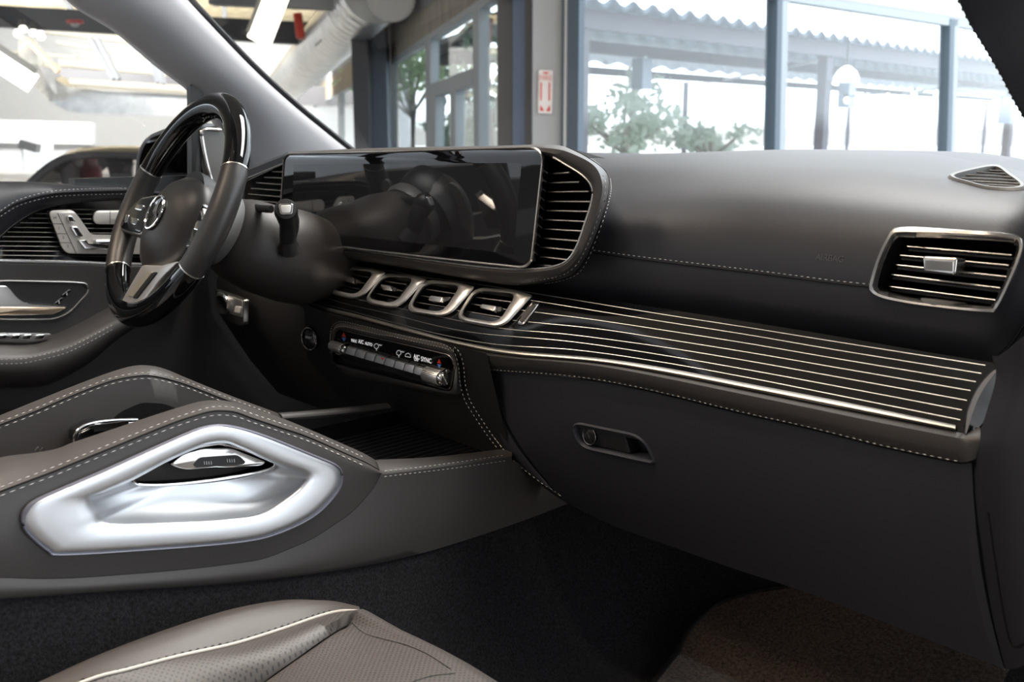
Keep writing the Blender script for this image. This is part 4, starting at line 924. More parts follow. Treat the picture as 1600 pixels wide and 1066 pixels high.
# centre cushion as a curved surface that rolls over the front edge
FRT = [(-.365, -.476), (-.350, -.484), (-.338, -.497), (-.330, -.515), (-.328, -.54), (-.335, -.58), (-.35, -.64)]
gl_ = [p for p in rG if p.y < -.30]
def cz(x, y):
    return -.478 + .012 * sin(min(1, max(0, (x - .31) / .29)) * pi) - .018 * sstep(-y, .45, .8)
ys = [-.90, -.80, -.70, -.62, -.56, -.52, -.48, -.45, -.42, -.40, -.38]
def gz(y):
    best = min(rG, key=lambda p: abs(p.y - y)); return best.z
def gx(y):
    best = min(rG, key=lambda p: abs(p.y - y)); return best.x
rows = []
for i, x in enumerate([0, .008, .02, .05, .09, .13, .17, .21, .25, .29, .31]):
    row = []
    for y in ys:
        x0 = gx(y); b = math.exp(-(x / .03)); z = lerp(cz(x0 + x, y), gz(y) - .006, b) - (.0 if x > .004 else .004)
        row.append(Vector((x0 + x, y, z)))
    b = math.exp(-(x / .05))
    for (fy, fz) in FRT:
        x0 = gx(max(fy, -.365)) if x < .02 else .31 - .0
        xx = (lerp(.275, .245, sstep(fy, -.365, -.33)) if x < .02 else .31) + x
        row.append(Vector((xx, fy - .02 * (x / .31) ** 4, fz + .010 * sin(pi * min(1, x / .31)) - b * .0)))
    rows.append(row)
cu_ = M().loft([cr(r, 4) for r in rows]); 
cush = build('cushion_centre', cu_, SEATP, seat, smooth=80)
CUB = cu_.bvh()
sm_ = [on(CUB, p.x, p.y, .0004) for p in crn([(546, 969), (569, 990), (602, 1000), (636, 1009), (670, 1024), (704, 1046)], 80)]
build('cushion_seam', M().sweep([p for p in sm_ if p], .0005, n=6), THREADD, cush)
sm_ = [on(CUB, p.x, p.y, .0004) for p in crn([(640, 1068), (660, 1061), (681, 1056), (711, 1053)], 40)]
build('cushion_seam', M().sweep([p for p in sm_ if p], .0005, n=6), THREADD, cush)
mm = M()
for k in range(0):
    t = k / 39; a = (568 + 158 * t, 966 + 86 * t ** 1.15 + 0); 
    p = on(CUB, a[0] - 6, a[1] - 5 + 6 * (1 - t), .0003); q = on(CUB, a[0] + 16 * sin(pi * min(1, t + .15)), a[1] - 3, .0003)
    if p and q and (p - q).length < .06: build('gather_line', M().sweep([p, q], .0005, n=5), THREADD, cush)
build('seat_base', M().box((.44, -.70, -.63), .40, .62, .16), BLK, seat)

# ============================================================ DRIVER DOOR
door = thing('driver_door', (-.78, -.3, -.5), 'open-plan inside of the driver door with ribbed black panel, silver seat switches and pull handle', 'car door')
door['label'] = 'inside of the driver door with ribbed black panel and silver seat switches'
DT = [(-420, 282), (-90, 283), (0, 283.5), (56, 284.5), (141, 291), (197, 295), (300, 303)]
DS = [(-420, 384), (-90, 372), (0, 334.4), (28, 317), (70, 305), (112, 300), (200, 297.5), (300, 309)]
TT = [(-420, 400), (-90, 398), (-30, 388), (0, 368.8), (18.8, 352.5), (50, 332.5), (75, 324.4), (100, 319.4), (137.5, 315), (194, 312), (300, 314)]
CL = [(-420, 402), (-90, 405), (0, 408), (125, 411), (164, 413), (225, 414.5), (300, 416)]
LB = [(-420, 640), (-90, 640), (0, 640), (100, 640), (200, 640), (300, 640)]
g = lambda c, x, n=90: [X(p.x, p.y, x) for p in crn(c, n)]
up_ = M().loft([[p + Vector((-.05, 0, -.01)) for p in g(DT, -.78)], g(DT, -.765), [p + Vector((0, 0, -.004)) for p in g(DT, -.735)], g(DS, -.722), [p + Vector((0, 0, -.004)) for p in g(DS, -.724)], g(TT, -.735), g(TT, -.75)]); DUB = up_.bvh()
du = build('upper_trim', up_, LEA, door, smooth=70)
def dn(px, py, o=.0006): return on(DUB, px, py, o, lim=lambda a, b: X(a, b, -.72))
stitches('trim_stitching', [dn(p.x, p.y - 4) for p in crn([(0, 334), (28, 317), (70, 305), (112, 300.5), (200, 298)], 160)], du, THREAD)
stitches('trim_stitching', [dn(p.x, p.y + 4.5) for p in crn([(0, 334), (28, 317), (70, 305), (112, 300.5), (200, 298)], 160)], du, THREAD)
build('trim_seam', M().sweep([dn(p.x, p.y, 0) for p in crn([(0, 334), (28, 317), (70, 305), (112, 300.5), (200, 298)], 60)], .0016, n=6), DARK, du)
lp = build('ribbed_panel', M().loft([g(TT, -.745), g(CL, -.742)]), LACQ, door)
for k in range(11):
    yy = 326 + k * 7.3
    def topy(x):
        for (x0, y0), (x1, y1) in zip(TT, TT[1:]):
            if x0 <= x <= x1: return lerp(y0, y1, (x - x0) / (x1 - x0))
        return 320
    pts = [(x, yy + x * .012) for x in range(-60, 260, 4) if topy(x) < yy + x * .012 - 3]
    if len(pts) > 3: build('panel_rib', M().sweep([X(x, y, -.742) for x, y in pts], .0011, .0007, n=6), mat('rib_grey', (.10, .095, .09), .3, metal=.8) if k == 0 else bpy.data.materials['rib_grey'], lp)
build('panel_edge', M().sweep(g(TT[2:], -.738, 60), .0016, n=6), CHROME, lp)
cl_ = g(CL, -.738); build('chrome_strip', M().sweep(cl_, .0022, .0035, n=8), SILV, door)
lowr = M().loft([g(CL, -.742), [p + Vector((.006, 0, -.004)) for p in g(CL, -.742)], g([(-420, 520), (-90, 520), (0, 520), (100, 520), (200, 520), (300, 520)], -.73), g(LB, -.73)])
dl = build('lower_trim', lowr, mat('door_leather_dark', (.018, .0165, .016), .5, bump=.1, bscale=900), door, smooth=50)
build('outer_panel', M().box((-.815, -.62, -.50), .04, 1.7, .82), mat('body_paint', (.05, .05, .055), .25, coat=1), door, bevel=.01)
# handle recess
ro = rounded([(-20, 440), (13, 439), (112, 441), (136, 443), (138, 456), (108, 489), (84, 499), (28, 499), (-20, 498)], [2, 10, 6, 6, 8, 12, 14, 12, 2])
build('handle_recess', M().prism([X(p.x, p.y, -.7285) for p in ro], Vector((-.002, 0, 0))), BLK, dl)
build('recess_edge', M().sweep([X(p.x, p.y, -.7275) for p in ro], .0018, n=8, closed=True), SILV, dl)
hq = rounded([(-20, 447), (10, 446), (26, 467), (43, 476), (106, 480), (98, 486), (84, 492), (-20, 494)], [2, 6, 10, 10, 2, 6, 6, 2])
dh = build('door_handle', M().prismb([X(p.x, p.y, -.722) for p in hq], Vector((-.006, 0, 0)), .003), SILV, dl)
hq = rounded([(-20, 480), (45, 480), (104, 481), (84, 491), (-20, 493)], 3)
build('handle_grip', M().prismb([X(p.x, p.y, -.719) for p in hq], Vector((-.004, 0, 0)), .002), mat('warm_metal', (.55, .42, .30), .3, metal=1), dh)
for x, y in ((104, 459), (92, 472)):
    build('lock_button', M().prismb([X(p.x, p.y, -.726) for p in rounded([(x - 9, y + 3), (x + 3, y - 7), (x + 10, y - 5), (x - 2, y + 6)], 2)], Vector((-.003, 0, 0)), .001), BLKG, dl)
    build('lock_marking', M().beam(X(x, y - 2, -.7257), X(x, y + 2, -.7257), .004, .001), WHITEP, dl)
# seat switch panel
sp_o = rounded([(75, 329), (113, 328), (121, 336), (142, 367), (230, 368.5), (230, 397.5), (105, 396.5), (97, 388)], [10, 10, 8, 6, 3, 3, 12, 10])
PALE = mat('pale_satin_silver', (.70, .64, .58), .38, metal=.75)
ssp = build('seat_switch_panel', M().prismb([X(p.x, p.y, -.736) for p in sp_o], Vector((-.004, 0, 0)), .0012), PALE, door)
mm = M()
for a_, b_ in (((90, 333), (119, 396)), ((80, 349.5), (99, 350)), ((86, 365), (105, 365.5)), ((92, 379), (112, 379.5))): mm.beam(X(*a_, -.7358), X(*b_, -.7358), .0008, .0008)
build('key_gaps', mm, BLK, ssp)
for pts in ([(105, 337), (113, 337), (119, 347), (107, 347)], [(110, 354), (121, 354), (131, 370), (119, 370)], [(122, 376), (134, 375), (137, 381), (205, 382), (205, 390), (133, 390)], [(148, 375), (205, 375), (205, 381), (149, 381)]):
    q = rounded(pts, 2.5)
    kx = build('seat_switch', M().prismb([X(p.x, p.y, -.7305) for p in q], Vector((-.005, 0, 0)), .0015), CHROME, ssp)
for i, (x, y) in enumerate(((86, 341), (92, 357), (99, 371), (106, 385))):
    text_part('key_marking', 'M123'[i], X(x, y, -.7356), Vector((0, 1, 0)), Vector((0, 0, 1)), .007, GREYP, ssp)
s2_ = rounded([(146, 329), (240, 329), (240, 350.5), (146, 350.5)], [10.5, 2, 2, 10.5])
ms = build('heating_switch_panel', M().prismb([X(p.x, p.y, -.736) for p in s2_], Vector((-.004, 0, 0)), .0012), PALE, door)
build('key_gaps', M().beam(X(172, 330, -.7358), X(172, 350, -.7358), .0008, .0008), BLK, ms)
# armrest
AT = [(-420, 536), (-90, 534), (0, 534), (56, 534), (112, 515), (157, 492), (200, 470), (300, 430)]
AS = [(-420, 568), (-90, 565), (0, 565), (34, 564), (67, 557.6), (101, 548.6), (135, 533), (178, 510), (300, 445)]
AB = [(-420, 606), (-90, 604), (0, 604), (50, 603), (79, 600), (135, 571), (191, 526), (300, 455)]
ta, tb_, tc2 = g(AT, -.715), g(AS, -.668), g(AB, -.69)
am = M().loft([[p + Vector((-.03, 0, 0)) for p in ta], ta, lift(ta, tb_, .4, (0, 0, .006)), lift(ta, tb_, .8, (0, 0, .004)), tb_, lift(tb_, tc2, .5, (.008, 0, 0)), tc2, [p + Vector((-.06, 0, -.01)) for p in tc2]]); AMB = am.bvh()
arm = build('armrest', am, LEAC, door, smooth=70)
stitches('armrest_stitching', [on(AMB, p.x, p.y - 3, .0006, lim=lambda a, b: X(a, b, -.667)) for p in crn(AS[2:-1], 160)], arm, THREAD)
stitches('armrest_stitching', [on(AMB, p.x, p.y + 3.5, .0006, lim=lambda a, b: X(a, b, -.667)) for p in crn(AS[2:-1], 160)], arm, THREAD)
wsw = build('window_switch_panel', M().prismb([X(p.x, p.y, -.70) for p in rounded([(-20, 520), (76, 521), (82, 523), (52, 533), (-20, 532)], 3)], Vector((-.01, 0, 0)), .001), SILV, door)
for x in (5, 26, 44, 64):
    build('window_switch', M().prismb([X(p.x, p.y, -.697) for p in rounded([(x - 7, 523), (x + 7, 523), (x + 4, 530), (x - 10, 530)], 2.5)], Vector((-.006, 0, 0)), .001), CHROME, wsw)
# window post and tweeter panel ahead of the wheel
build('window_post', M().prismb([X(p.x, p.y, -.745) for p in rounded([(299, 120), (318, 130), (314, 305), (300, 305)], 2)], Vector((-.02, 0, 0)), .002), BLK, door)
twq = rounded([(312, 203), (345, 196), (362, 240), (372, 300), (330, 300)], [6, 4, 3, 3, 3])
tw = build('tweeter_panel', M().prismb([X(p.x, p.y, -.742) for p in twq], Vector((-.02, 0, 0)), .003), GREYP, door)
build('tweeter_rim', M().sweep([X(p.x, p.y, -.739) for p in crn([(345, 203), (322, 202), (315, 208), (318, 232), (324, 260), (331, 284)], 30)], .0035, n=8), SILV, tw)
tag(build('driver_window', M().loft([[X(x, y, -.775) for x, y in ((-90, 288), (310, 305))], [X(x, y, -.74) + Vector((0, 0, .0)) for x, y in ((-90, -60), (300, -60))]]), GLASS), 'side window pane above the driver door', 'window')

# door mirror outside the window
mir = thing('door_mirror', X(240, 260, -.98), 'dark door mirror seen through the driver window behind the wheel', 'mirror')
mq = rounded([(206, 285), (209, 240), (222, 212), (262, 196), (320, 190), (330, 290)], [14, 10, 18, 14, 10, 14])
build('housing', M().prismb([X(p.x, p.y, -.96) for p in mq], Vector((-.02, .12, -.01)), .012), mat('mirror_housing', (.045, .047, .05), .3, coat=.5), mir)
mq = rounded([(215, 280), (220, 240), (231, 217), (264, 205), (312, 201), (318, 280)], [10, 10, 12, 10, 6, 10])
build('mirror_glass', M().prism([X(p.x, p.y, -.958) for p in mq], Vector((0, .002, 0))), mat('mirror_silver', (.45, .48, .52), .12, metal=1), mir)

# ============================================================ PILLARS, WINDSCREEN
WE = [(60, -240), (205, -95), (290, -3), (345, 56), (400, 112), (455, 162), (500, 199), (552, 240), (590, 268)]
DE = [(-120, -240), (40, -95), (112, -3), (187, 47), (250, 100), (306, 144), (345, 195), (372, 250), (392, 300)]
def xk(a, b, t): return lerp(a, b, t)
n = 60
we = crn(WE, n); de = crn(DE, n)
def prow(k, x0, x1): return [X(p.x + (q.x - p.x) * k, p.y + (q.y - p.y) * k, lerp(x0, x1, i / (n - 1))) for i, (p, q) in enumerate(zip(de, we))]
pil = M().loft([[p + Vector((-.05, .01, 0)) for p in prow(0, -.71, -.775)], prow(0, -.705, -.77), prow(.14, -.688, -.753), prow(.28, -.672, -.737), prow(.42, -.660, -.724), prow(.6, -.651, -.714), prow(.85, -.648, -.712), prow(.985, -.656, -.718), [p + Vector((-.03, .03, 0)) for p in prow(1, -.67, -.724)]])
PILG = mat('pillar_cloth', (.31, .315, .335), .75, bump=.2, bscale=1200, spec=.3)
lpil = thing('windscreen_pillar', (-.70, .1, .1), 'grey trimmed windscreen pillar on the driver side, rising behind the steering wheel', 'pillar')
build('pillar_trim', pil, PILG, lpil, smooth=80)
build('glass_seal', M().sweep([p + Vector((-.004, .008, .004)) for p in prow(1.0, -.668, -.722)], .0055, n=8), BLK, lpil)
PE = [(1300, -330), (1380, -210), (1440, -110), (1470, -45), (1497, 0), (1515, 37), (1540, 78), (1562, 115), (1580, 150), (1600, 186), (1640, 262)]
pe = [X(p.x, p.y, .70) for p in crn(PE, 60)]
rpil = thing('windscreen_pillar', (.74, .1, .1), 'out of focus dark stitched windscreen pillar at the upper right corner', 'pillar')
build('pillar_trim', M().loft([[p + Vector((.03, .05, 0)) for p in pe], pe, [p + Vector((.02, -.012, 0)) for p in pe], [p + Vector((.08, -.03, .02)) for p in pe], [p + Vector((.12, .02, .05)) for p in pe]]), mat('pillar_leather', (.016, .018, .026), .55), rpil, smooth=70)
stitches('pillar_stitching', [p + Vector((.002, -.004, 0)) for p in pe], rpil, THREADD, L=.006, G=.004, r=.0016)
# windscreen glass between the pillars
wsl = [(-.66, -.13, .285), (-.70, .12, .10), (-.725, .30, -.015)]
def wrow(t):
    a = Vector((lerp(-.60, -.725, t), lerp(-.35, .34, t), lerp(.44, -.045, t))); b = Vector((-a.x, a.y, a.z)); out = []
    for i in range(25):
        u = i / 24; p = a.lerp(b, u); p.y += .20 * (1 - (2 * u - 1) ** 2); out.append(p)
    return out
tag(build('windscreen', M().loft([wrow(i / 16) for i in range(17)]), WGLASS), 'clear windscreen above the dashboard', 'windscreen')
# roof with a glazed opening
rf = M(); zt = .455
for c, a_, b_ in (((0, -.36, zt), 1.3, .14), ((0, -1.75, zt), 1.3, .3)): rf.box(c, a_, b_, .03)
for sx_ in (-1, 1): rf.box((sx_ * .60, -1.05, zt), .22, 1.3, .03)
roof = thing('car_roof', (0, -1, zt), 'car roof lining above the cabin, around the glass roof', 'car roof')
build('headliner', rf, PILG, roof, smooth=0)
# ============================================================ SHOWROOM
GZ = -1.2
def struct(name, m, mt, **k): return tag(build(name, m, mt, **k), kind='structure')
def hz(px, D_): p = D(px, 205, D_); return p          # point near eye level
def vert(px, py, K, dr):
    n = Vector((dr.y, -dr.x, 0)); return PL(px, py, K, n)
def vp(px): d = RT * ((px - 800) / F) + FH * 1.0; return d.normalized()
dirB = vp(410); dirA = vp(2560)
K = D(800, 205, 9.0)
CONC = mat('polished_concrete', (.34, .33, .32), .35, vary=.15, vscale=.8)
WHT = mat('white_wall_paint', (.72, .74, .78), .8)
DECK = mat('ceiling_deck', (.62, .53, .36), .7, vary=.2, vscale=3)
STEELD = mat('dark_grey_steel', (.085, .085, .095), .6)
STEELM = mat('grey_steel', (.20, .21, .23), .55)
PIPE = mat('white_pipe', (.66, .63, .56), .45)
GALV = mat('galvanised_duct', (.75, .76, .77), .30, metal=.85, vary=.12, vscale=4)
COLB = mat('blue_grey_column', (.14, .17, .22), .6)
COLG = mat('light_grey_column', (.42, .43, .44), .6)
FRM = mat('window_frame_paint', (.34, .38, .41), .5)
FRD = mat('window_frame_dark', (.10, .14, .18), .5)
PLK = mat('timber_soffit', (.33, .29, .23), .7, vary=.35, vscale=6, stretch=(6, 6, .3))
m = M(); gq = [CAM + (FH * a + RT * b) for a, b in ((-6, -14), (-6, 12), (46, 60), (46, -45))]
struct('floor', M().fan([Vector((p.x, p.y, GZ)) for p in gq]), CONC, smooth=0)
# far white wall and ceiling
def face(name, pts, mt, th=.15): 
    c = M().prism(pts, FH * th); return struct(name, c, mt, smooth=0)
far = 40
fw_ = [D(-260, 205, far), D(640, 205, far)]
a, b = fw_
struct('wall_far', M().prism([Vector((a.x, a.y, GZ)), Vector((b.x, b.y, GZ)), Vector((b.x, b.y, 4.2)), Vector((a.x, a.y, 4.2))], FH * .2), WHT, smooth=0)
cz_ = 3.9
struct('ceiling_over_car', M().prism([Vector((p.x, p.y, 3.9)) for p in [CAM + FH * a + RT * b for a, b in ((-9, -13), (12, -18), (12, 1.5), (8.7, .2), (5, 6), (-9, 6))]], Vector((0, 0, .1))), mat('painted_deck', (.30, .29, .27), .8), smooth=0)
struct('wall_back', M().prism([Vector((p.x, p.y, z)) for p, z in [(CAM + FH * -9 - RT * 14, -1.2), (CAM + FH * -9 + RT * 9, -1.2), (CAM + FH * -9 + RT * 9, 3.9), (CAM + FH * -9 - RT * 14, 3.9)]], -FH * .2), mat('warm_back_wall', (.16, .15, .145), .8), smooth=0)
ce = [CAM + (FH * a + RT * b) for a, b in ((12, -18), (12, 4), (24, .5), (41, -5), (41, -34))]
cm = M()
# corrugated deck as a folded sheet
N_ = 120
A_, B_, C_, D__ = ce[0], ce[1], ce[3], ce[4]
for s_ in range(2):
    pass
rws = []
for i in range(N_ + 1):
    t = i / N_; l = A_.lerp(D__, t); r = ce[1].lerp(ce[3], t); dz_ = .07 * (1 if (i // 2) % 2 else 0)
    rws.append([Vector((l.x, l.y, cz_ + dz_)), Vector((r.x, r.y, cz_ + dz_))])
struct('ceiling', cm.loft(rws), DECK, smooth=0, solid=.02)
def fixed(name, label, cat, m, mt, group=None, **k): return tag(build(name, m, mt, **k), label, cat, group)
fixed('ceiling_beam', 'broad dark grey ceiling beam nearest the car, above the red sprinkler sign', 'beam', M().beam(D(-120, 20, 21), D(640, 62, 20), .4, .42), STEELD, smooth=0)
fixed('ceiling_beam', 'dark grey bulkhead band above the square duct', 'beam', M().beam(D(80, 118, 33), D(600, 158, 33), .5, .62), STEELD, smooth=0)
fixed('ceiling_beam', 'dark beam at the top edge over the round duct', 'beam', M().beam(D(330, -6, 15), D(760, 12, 15), .3, .25), STEELM, smooth=0)
for (p, q, r_, lb) in (((-60, 9), (200, 34), .045, 'white pipe running under the dark ceiling beam'), ((-40, 76), (120, 90), .05, 'pale yellow pipe left of the square duct, upper'), ((-40, 96), (110, 104), .05, 'pale yellow pipe left of the square duct, lower'),
        ((60, 46), (300, 74), .10, 'long white pipe below the dark ceiling beam'), ((90, 66), (280, 96), .06, 'second white pipe below the dark ceiling beam'), ((95, 98), (300, 116), .12, 'white pipe directly above the dark bulkhead'), ((110, 128), (310, 140), .09, 'white pipe directly under the dark bulkhead'), ((345, 52), (560, 66), .06, 'white pipe beside the ceiling lamp, right of the pillar')):
    fixed('ceiling_pipe', lb, 'pipe', M().sweep([D(*p, 26), D(*q, 26)], r_, n=10), PIPE)
for (p, q, lb) in (((140, 58), (178, 124), 'steel strut slanting down to the left of the pillar, left one'), ((152, 60), (186, 124), 'steel strut slanting down to the left of the pillar, right one'), ((238, 90), (247, 130), 'short hanging steel strut near the pillar, left'), ((248, 92), (256, 132), 'short hanging steel strut near the pillar, right'), ((350, 0), (352, 48), 'steel hanger at the top just right of the pillar'), ((42, 62), (92, 112), 'copper coloured diagonal brace above the square duct'), ((98, -5), (118, 24), 'pale hanger above the red sprinkler sign')):
    fixed('hanger', lb, 'steel strut', M().beam(D(*p, 24), D(*q, 24), .10, .10), STEELM if 'copper' not in lb else mat('copper_paint', (.55, .36, .24), .5), smooth=0)
# square duct
dp = [D(45, 78, 24), D(62, 110, 26), D(88, 138, 28), D(118, 156, 28), D(175, 162, 28), D(330, 166, 28)]
dm = M(); rr = []
for i, p in enumerate(dp):
    h = [.30, .34, .36, .33, .30, .28][i]; rr.append([p + FH * -.5 + Vector((0, 0, h)), p + FH * .4 + Vector((0, 0, h)), p + FH * .4 - Vector((0, 0, h)), p + FH * -.5 - Vector((0, 0, h))])
dm.loft(rr, cu=True); dm.fan(rr[0]); dm.fan(rr[-1])
fixed('square_duct', 'galvanised square air duct bending along the far white wall', 'air duct', dm, GALV, smooth=0)
fixed('duct_flange', 'pale ledge running along the top of the square duct', 'ledge', M().beam(D(118, 134, 27.2), D(320, 146, 27.2), .2, .12), PIPE, smooth=0)
# round duct along the window wall
c0 = D(588, -18, 14); c1 = D(446, 134, 29)
rd = thing('round_duct', c0, 'large round silver spiral duct sloping away above the windows', 'air duct')
ax = (c1 - c0).normalized(); L = (c1 - c0).length
pr = []
for i in range(40):
    pr += [(.47, L * i / 40), (.47, L * (i + .92) / 40), (.476, L * (i + .96) / 40)]
build('duct_body', M().lathe(c0, ax, pr, n=40), GALV, rd, smooth=60)
dc = D(611, -4, 13.4)
build('duct_end_cap', M().lathe(dc, -FH + Vector((0, 0, -.35)), [(.30, -.5), (.32, -.02), (.32, .0), (.30, .02), (.001, .03)], n=40), mat('duct_cap_white', (.72, .71, .68), .4), rd)
build('duct_label', M().beam(D(492, 72, 16.6), D(503, 62, 16.6), .13, .02), WHITEP, rd)
# lamps: linear fixtures of the showroom
LAMP = mat('lamp_diffuser', (.9, .9, .85), .5, emit=(1, .93, .80), estr=3.2)
LAMPC = mat('lamp_diffuser_white', (.9, .9, .9), .5, emit=(1, .97, .93), estr=3.5)
for (p, q, w_, dd, lb, mt) in (((-30, 78), (52, 131), .22, 11, 'long white linear lamp hanging at the left edge', LAMPC), ((440, -28), (404, 66), .36, 14, 'rectangular ceiling lamp right of the windscreen pillar, above the round duct', LAMP)):
    a_, b_ = D(*p, dd), D(*q, dd + .3); lt = thing('ceiling_lamp', a_.lerp(b_, .5) + Vector((0, 0, .06)), lb, 'ceiling lamp')
    sd_ = (b_ - a_).normalized().cross(FW).normalized()
    build('lamp_body', M().beam(a_ + Vector((0, 0, .07)), b_ + Vector((0, 0, .07)), w_ * 1.02, .06, up=-FW), PIPE, lt, smooth=0)
    build('diffuser', M().sweep([a_, b_], w_ / 2, .05, n=16, up=-FW), mt, lt)
for (x, y, dd, lb) in ((28, 54, 22, 'leftmost glowing spot lamp of the cluster under the ceiling at the upper left'), (36, 46, 20, 'topmost glowing spot lamp of the cluster at the upper left'), (52, 52, 20, 'third from the left of the glowing spot lamps at the upper left'), (64, 58, 22, 'rightmost glowing spot lamp of the cluster at the upper left')):
    c_ = D(x, y, dd); lt = thing('spot_lamp', c_, lb, 'spot lamp', 'warm spot lamps at the upper left')
    build('bulb', M().lathe(c_, Vector((0, 0, -1)), [(.03, -.08), (.07, -.04), (.08, 0), (.05, .05), (.001, .06)], n=14), LAMP, lt)
    build('lamp_cap', M().lathe(c_ + Vector((0, 0, .07)), Vector((0, 0, 1)), [(.08, 0), (.06, .08), (.02, .14)], n=14), STEELM, lt)
sg = thing('sprinkler_sign', D(117, 33, 16), 'small red and white marker hanging on a rod under the dark beam', 'marker')
build('red_disc', M().lathe(D(117, 33, 16), Vector((0, 0, -1)), [(.10, -.02), (.13, -.01), (.13, .03), (.10, .04)], n=20), REDM, sg)
build('white_cap', M().lathe(D(117, 38, 16), Vector((0, 0, -1)), [(.06, -.03), (.06, .02), (.03, .04)], n=16), WHITEP, sg)
fixed('red_valve', 'red cylinder hanging beside the rectangular ceiling lamp', 'fire valve', M().sweep([D(465, 22, 16), D(470, 60, 16)], .07, n=14), mat('fire_red', (.8, .08, .05), .4))

# ---- columns along the window side
def column(x0, x1, dep, mt, lb, depth=.5, top=4.2):
    a, b = D(x0, 205, dep), D(x1, 205, dep); a.z = b.z = GZ
    return fixed('column', lb, 'column', M().prism([a, b, b + Vector((0, 0, top - GZ)), a + Vector((0, 0, top - GZ))], FH * depth), mt, smooth=0)
column(577, 606, 16.5, COLB, 'blue-grey square column at the left end of the glazed wall')
column(553, 577, 16.0, STEELD, 'dark column face just left of the blue-grey column')
column(777, 801, 9.5, mat('column_brown_grey', (.12, .12, .125), .6), 'dark grey column left of the blue strip')
column(801, 820, 9.45, mat('column_blue', (.16, .22, .33), .6), 'blue-grey strip column between two dark ones')
column(820, 833, 9.4, mat('column_dark', (.12, .12, .13), .6), 'narrow dark column beside the light grey one')
cg = column(832, 877, 9.0, COLG, 'light grey column that carries the red arrow sign')
column(876, 881, 8.95, FRD, 'thin dark edge between the light grey column and the white window frame', depth=.2)
column(881, 905, 8.9, mat('frame_white', (.80, .80, .80), .5), 'white painted window frame next to the light grey column', depth=.25)
# arrow sign
def sgp(px, py, o=0): return PL(px, py, D(832, 205, 9.0) - FH * (.03 + o), FH)
sn = thing('fire_sign', sgp(852, 143), 'white and red fire extinguisher arrow sign on the light grey column', 'sign')
build('sign_plate', M().prism([sgp(p.x, p.y) for p in rounded([(842, 109), (864, 110), (862.5, 178), (840.5, 177)], 2.5)], FH * .01), mat('sign_white', (.85, .80, .78), .5), sn)
mm = M().prism([sgp(x, y, .012) for x, y in ((847, 112.5), (859, 113), (853, 115.5))], FH * .004)
for x in (845.6, 858.6): mm.prism([sgp(x - .8, 129, .012), sgp(x + 1.0, 129, .012), sgp(x + .6, 157, .012), sgp(x - 1.0, 157, .012)], FH * .004)
mm.prism([sgp(x, y, .012) for x, y in ((844.5, 164), (850, 173), (844.5, 173))], FH * .004).prism([sgp(x, y, .012) for x, y in ((859.5, 164), (859.5, 173.5), (853.5, 173.5))], FH * .004)
build('arrow_print', mm, REDM, sn, smooth=0)
text_part('sign_lettering', 'FIRE', sgp(852.5, 122, .012), RT, Vector((0, 0, 1)), .065, mat('pale_red', (.8, .35, .3), .5), sn)

# ---- left glazed wall (receding)
def vb(px, py, o=0.0): return vert(px, py, K, dirB) - Vector((dirB.y, -dirB.x, 0)) * o
nB = Vector((dirB.y, -dirB.x, 0)); 
if nB.dot(FH) < 0: nB = -nB
def strip(pts, mt, nm, th, nrm, st=False, lb=None, cat=None):
    m = M().prism(pts, nrm * th)
    return struct(nm, m, mt, smooth=0) if st else fixed(nm, lb, cat, m, mt, smooth=0)
nwin = [0]
def window(panes, bars, plane, nrm, mt_f, label):
    nwin[0] += 1
    m = M()
    for q in bars: m.prism([plane(x, y) for x, y in q], nrm * .12)
    f = struct('window_%d' % nwin[0], m, mt_f, smooth=0)
    g_ = M()
    for q in panes: g_.prism([plane(x, y) + nrm * .05 for x, y in q], nrm * .01)
    build('pane', g_, GLASS, f, smooth=0)
    return f
strip([vb(478, 148), vb(800, -82), vb(800, -330), vb(478, -60)], STEELM, 'trim_2', .1, nB, True)
strip([vb(603, 52), vb(790, -75), vb(790, -28), vb(603, 98)], PLK, 'soffit', .1, nB, lb='timber slat soffit above the left glazed wall', cat='soffit')
strip([vb(488, 140), vb(553, 96), vb(553, 132), vb(488, 166)], PLK, 'soffit', .1, nB, lb='far timber soffit seen between the round duct and the columns', cat='soffit')
window([[(607, 104), (776, 0), (776, 300), (607, 300)]],
    [[(603, 98), (790, -28), (790, -14), (603, 106)], [(603, 100), (611, 96), (612, 300), (604, 300)], [(664, 66), (672, 61), (673, 300), (666, 300)], [(738, 18), (748, 12), (748, 300), (741, 300)], [(672, 132), (738, 106), (738, 128), (672, 144)], [(672, 150), (680, 148), (680, 300), (673, 300)], [(703, 144), (711, 140), (712, 300), (704, 300)], [(672, 144), (738, 126), (738, 134), (672, 152)]],
    vb, nB, FRM, '')
window([[(492, 165), (553, 130), (553, 300), (492, 300)]], [[(490, 162), (553, 126), (553, 134), (490, 168)], [(528, 142), (532, 140), (532, 300), (528, 300)]], vb, nB, FRM, '')
